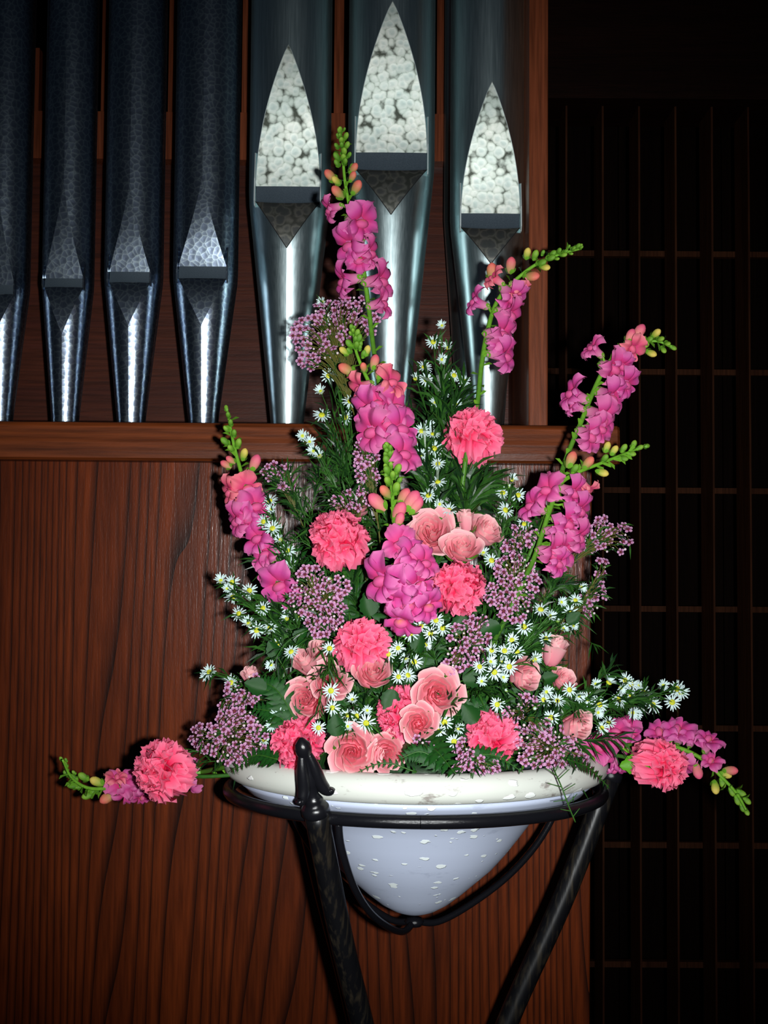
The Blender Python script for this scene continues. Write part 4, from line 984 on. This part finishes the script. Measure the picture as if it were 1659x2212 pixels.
frond('fern frond between the left pink cluster and the rose', (650, 1600), (545, 1530), 44, .0, .02)
frond('fern frond deep in the gap right of the cupped rose', (850, 1540), (850, 1400), 56, -.02, -.02)
frond('dark fern frond right of the large round rose', (1000, 1600), (1050, 1520), 50, -.02, .0)
frond('dark fern frond below the large round rose', (940, 1600), (1000, 1545), 46, -.02, .02)
frond('fern frond behind the gap daisies left of centre', (780, 1620), (730, 1500), 60, -.04, -.03)
frond('fern frond behind the centre daisies', (900, 1500), (960, 1330), 64, -.04, -.03)
frond('fern frond rising behind the left tiny-flower cluster', (760, 1400), (740, 1200), 64, -.05, -.05)
frond('fern frond rising right of the wide carnation', (1120, 1560), (1200, 1380), 60, -.04, -.02)
frond('fern frond at the right behind the large mauve cluster', (1080, 1400), (1160, 1220), 56, -.05, -.04)
frond('fern frond behind the pale upper roses', (960, 1300), (900, 1090), 60, -.05, -.05)
frond('fern frond behind the left carnation', (700, 1380), (640, 1180), 60, -.06, -.06)
frond('fern frond low behind the profile rose', (1150, 1600), (1240, 1500), 54, -.02, .0)
frond('fern frond behind the middle of the flowers', (860, 1400), (800, 1180), 60, -.06, -.06)

def greens(label, a, b, n, ln, wd, spread, off=0, name='foliage_sprig', col=None, twigs=7, cat='foliage', rad=.0012):
    A = W(a[0], a[1], DEP(a[0], a[1], off)); B = W(b[0], b[1], DEP(b[0], b[1], off)); r_ = A
    t = thing(name, label, cat, A, 'green filler sprigs'); inv = -A; mb = MB(); lf = MB(); D = B-A; segs = []
    tube(mb, [A+inv, A.lerp(B, .5)+inv, B+inv], [rad, rad*.8, rad*.4], 5, G2); segs.append([A, A.lerp(B, .5), B])
    for k in range(twigs):
        q = A.lerp(B, random.uniform(.05, .75)); e = q+D.normalized()*D.length*random.uniform(.25, .45)+Vector((random.gauss(0, 1), random.gauss(0, .5), random.gauss(0, 1)))*spread
        m_ = q.lerp(e, .5)+D.normalized()*.006
        tube(mb, [q+inv, m_+inv, e+inv], [rad*.6, rad*.5, rad*.3], 4, G2); segs.append([q, m_, e])
    mb.obj('stem', M['green'], t)
    for k in range(n):
        S = random.choice(segs); i = random.randrange(2); p = S[i].lerp(S[i+1], random.random()); d = (S[i+1]-S[i]).normalized()
        o_ = Vector((random.gauss(0, 1), random.gauss(0, 1), random.gauss(0, 1))).normalized()
        blade(lf, p+inv, (d*.9+o_*.8).normalized(), ln*random.uniform(.6, 1.3), wd, col or mixc(G3, G2, random.random()**1.3*.9))
    o = lf.obj('needles', M['leaf'], t, smooth=False); o['kind'] = 'stuff'; return t
fill = [
 ('needle sprig left of the round left carnation', (720, 1300), (655, 1060), 220, .020, .0009, .02, -.03),
 ('needle sprig above the round left carnation', (770, 1200), (715, 1060), 200, .020, .0009, .018, -.03),
 ('long bare green sprig leaning left over the rail', (790, 1180), (690, 985), 120, .022, .0010, .018, -.04),
 ('dark green sprig below the small upper left cluster', (790, 1150), (720, 890), 160, .030, .0012, .015, -.04),
 ('bushy green sprig beneath the upright daisies', (970, 1150), (945, 850), 420, .036, .0016, .022, -.03),
 ('long green blades under the highest carnation', (1000, 1180), (1015, 985), 420, .040, .0020, .018, -.02),
 ('green blades left of the daisy column', (920, 1180), (890, 880), 260, .032, .0015, .016, -.04),
 ('dark sprig right of the upper rose cluster', (1060, 1260), (1085, 1060), 90, .016, .0010, .018, -.03),
 ('brown green needle sprig below the sideways snapdragon', (1130, 1380), (1230, 1210), 260, .018, .0009, .022, -.02),
 ('green sprig between the right snapdragon and the cluster', (1110, 1420), (1215, 1300), 220, .018, .0011, .022, -.02),
 ('dark green sprig behind the left daisy spray', (720, 1420), (590, 1300), 300, .024, .0012, .03, -.03),
 ('green sprig behind the left snapdragon', (700, 1350), (600, 1150), 240, .022, .0011, .025, -.04),
 ('green sprig behind the bright central snapdragon', (880, 1350), (850, 1100), 320, .026, .0014, .03, -.06),
 ('dark green sprig in the centre left', (780, 1380), (770, 1180), 320, .026, .0014, .03, -.05),
 ('dark green sprig under the wide carnation', (820, 1520), (800, 1400), 300, .024, .0014, .03, -.03),
 ('green sprig left above the lower left bud', (700, 1500), (630, 1380), 260, .024, .0013, .03, -.02),
 ('dark green sprig behind the finial carnation', (680, 1620), (580, 1500), 300, .024, .0013, .03, -.02),
 ('green sprig behind the lower middle daisies', (820, 1640), (780, 1530), 320, .022, .0014, .03, -.02),
 ('dark sprig between the half hidden carnation and the daisies', (960, 1620), (980, 1480), 320, .024, .0014, .035, -.02),
 ('green sprig behind the dull mauve cluster', (1010, 1500), (1020, 1350), 340, .024, .0013, .035, -.03),
 ('green sprig behind the dense daisy patch', (1080, 1560), (1090, 1390), 340, .024, .0013, .035, -.02),
 ('green sprig behind the profile rose', (1140, 1560), (1200, 1420), 300, .024, .0013, .03, -.02),
 ('green sprig behind the right rim cluster', (1120, 1620), (1230, 1560), 300, .022, .0013, .03, -.01),
 ('green sprig running right under the long daisy spray', (1200, 1560), (1370, 1518), 150, .016, .0010, .010, .0),
 ('green sprig behind the large mauve right cluster', (1050, 1420), (1110, 1220), 320, .022, .0013, .03, -.04),
 ('dark sprig above the wide carnation', (860, 1420), (900, 1250), 320, .024, .0013, .035, -.04),
 ('green stalks left of the left rim cluster', (600, 1640), (450, 1640), 120, .018, .0011, .012, .0),
 ('tall dark green sprig behind the two central snapdragons', (860, 1250), (820, 1000), 260, .028, .0013, .022, -.06),
]
for f_ in fill: greens(*f_)
# thin sprig that hangs over the right front of the rim
P = [W(1195, 1660, 1.24), W(1213, 1700, 1.222), W(1230, 1745, 1.222), W(1243, 1776, 1.225)]
t = thing('hanging_sprig', 'thin bare sprig hanging down over the right of the rim', 'foliage', P[0]); inv = -P[0]
mb = MB(); S = spline(P, 5); tube(mb, [p+inv for p in S], .0007, 5, G2)
for k, (i, sx, sz) in enumerate(((2, -26, -18), (3, 24, -22), (5, -30, -8), (6, 26, -16), (8, -28, 4), (9, 20, -22), (11, -22, -4), (13, 14, -18), (1, 16, -30), (4, -14, -34))):
    e = S[i]+Vector((sx/F*1.22, 0, -sz/F*1.22)); tube(mb, [S[i]+inv, e+inv], [.0006, .0004], 4, G2)
mb.obj('stem', M['green'], t)

# --- rounded rose leaves tucked between the flowers
def leafmesh(ca=lin((22, 66, 24)), cb=G2):
    def f(u, v, i, j):
        w_ = .40*math.sin(PI*(.06+.92*v)**.85)+.005; e = .03*(1 if j % 2 else -1)
        return ((u*(w_+e*(abs(u) > .9)), v, .14*u*u*w_*2-.12*v*v), mixc(ca, cb, .25*(1-abs(u))))
    g = grid(4, 10, f); mb = MB(); mb.add(g[0], g[1], g[2]); return mb.mesh('leaf', [M['leaf']])
LEAF = leafmesh(); LEAF_B = leafmesh(lin((84, 150, 30)), G1)
leafspots = [(575, 1490, 46, 160, 'rose leaf left of the round lower left rose'), (600, 1420, 38, 120, 'rose leaf above the lower left daisy'), (1225, 1345, 34, 40, 'rose leaf at the right of the upright bud'), (1080, 1350, 44, 200, 'rose leaf under the large mauve right cluster'), (1170, 1470, 34, 20, 'rose leaf between the profile rose and the small dull rose'),
 (1395, 1648, 56, 185, 'green leaf behind the lone right carnation'), (1000, 1330, 44, 250, 'rose leaf under the right-of-centre carnation'), (850, 1490, 46, 250, 'rose leaf right below the cupped rose'), (730, 1590, 46, 100, 'dark rose leaf above the big rim rose'), (1030, 1560, 46, 130, 'dark rose leaf above the ragged carnation'), (900, 1410, 40, 80, 'rose leaf among the centre daisies'), (640, 1390, 40, 60, 'rose leaf above the closed tilted bud'), (1000, 1470, 50, 20, 'dark rose leaf right of the large round rose'), (800, 1330, 50, 100, 'rose leaf above the wide carnation')]
for x, y, L_, ang, lab in leafspots:
    p = W(x, y, DEP(x, y, .02 if x < 1380 else .09)); a = math.radians(ang); d = Vector((math.cos(a), -.25, math.sin(a))).normalized(); s = L_/F*1.35*1.05
    t = thing('rose_leaf' if x < 1380 else 'calyx_leaf', lab, 'leaf', p, 'rose leaves')
    z = Vector((random.uniform(-.3, .3), -1, random.uniform(0, .6))).normalized(); xx = d.cross(z).normalized()
    X = Matrix((xx, d, xx.cross(d))).transposed().to_4x4() @ Matrix.Diagonal((s, s, s, 1))
    put('blade', LEAF if x < 1380 else LEAF_B, t, X)
    mb = MB(); tube(mb, [Vector((0, 0, 0)), -d*.012, -d*.02+Vector((0, .02, -.01))], .0006, 4, G2); mb.obj('petiole', M['green'], t)
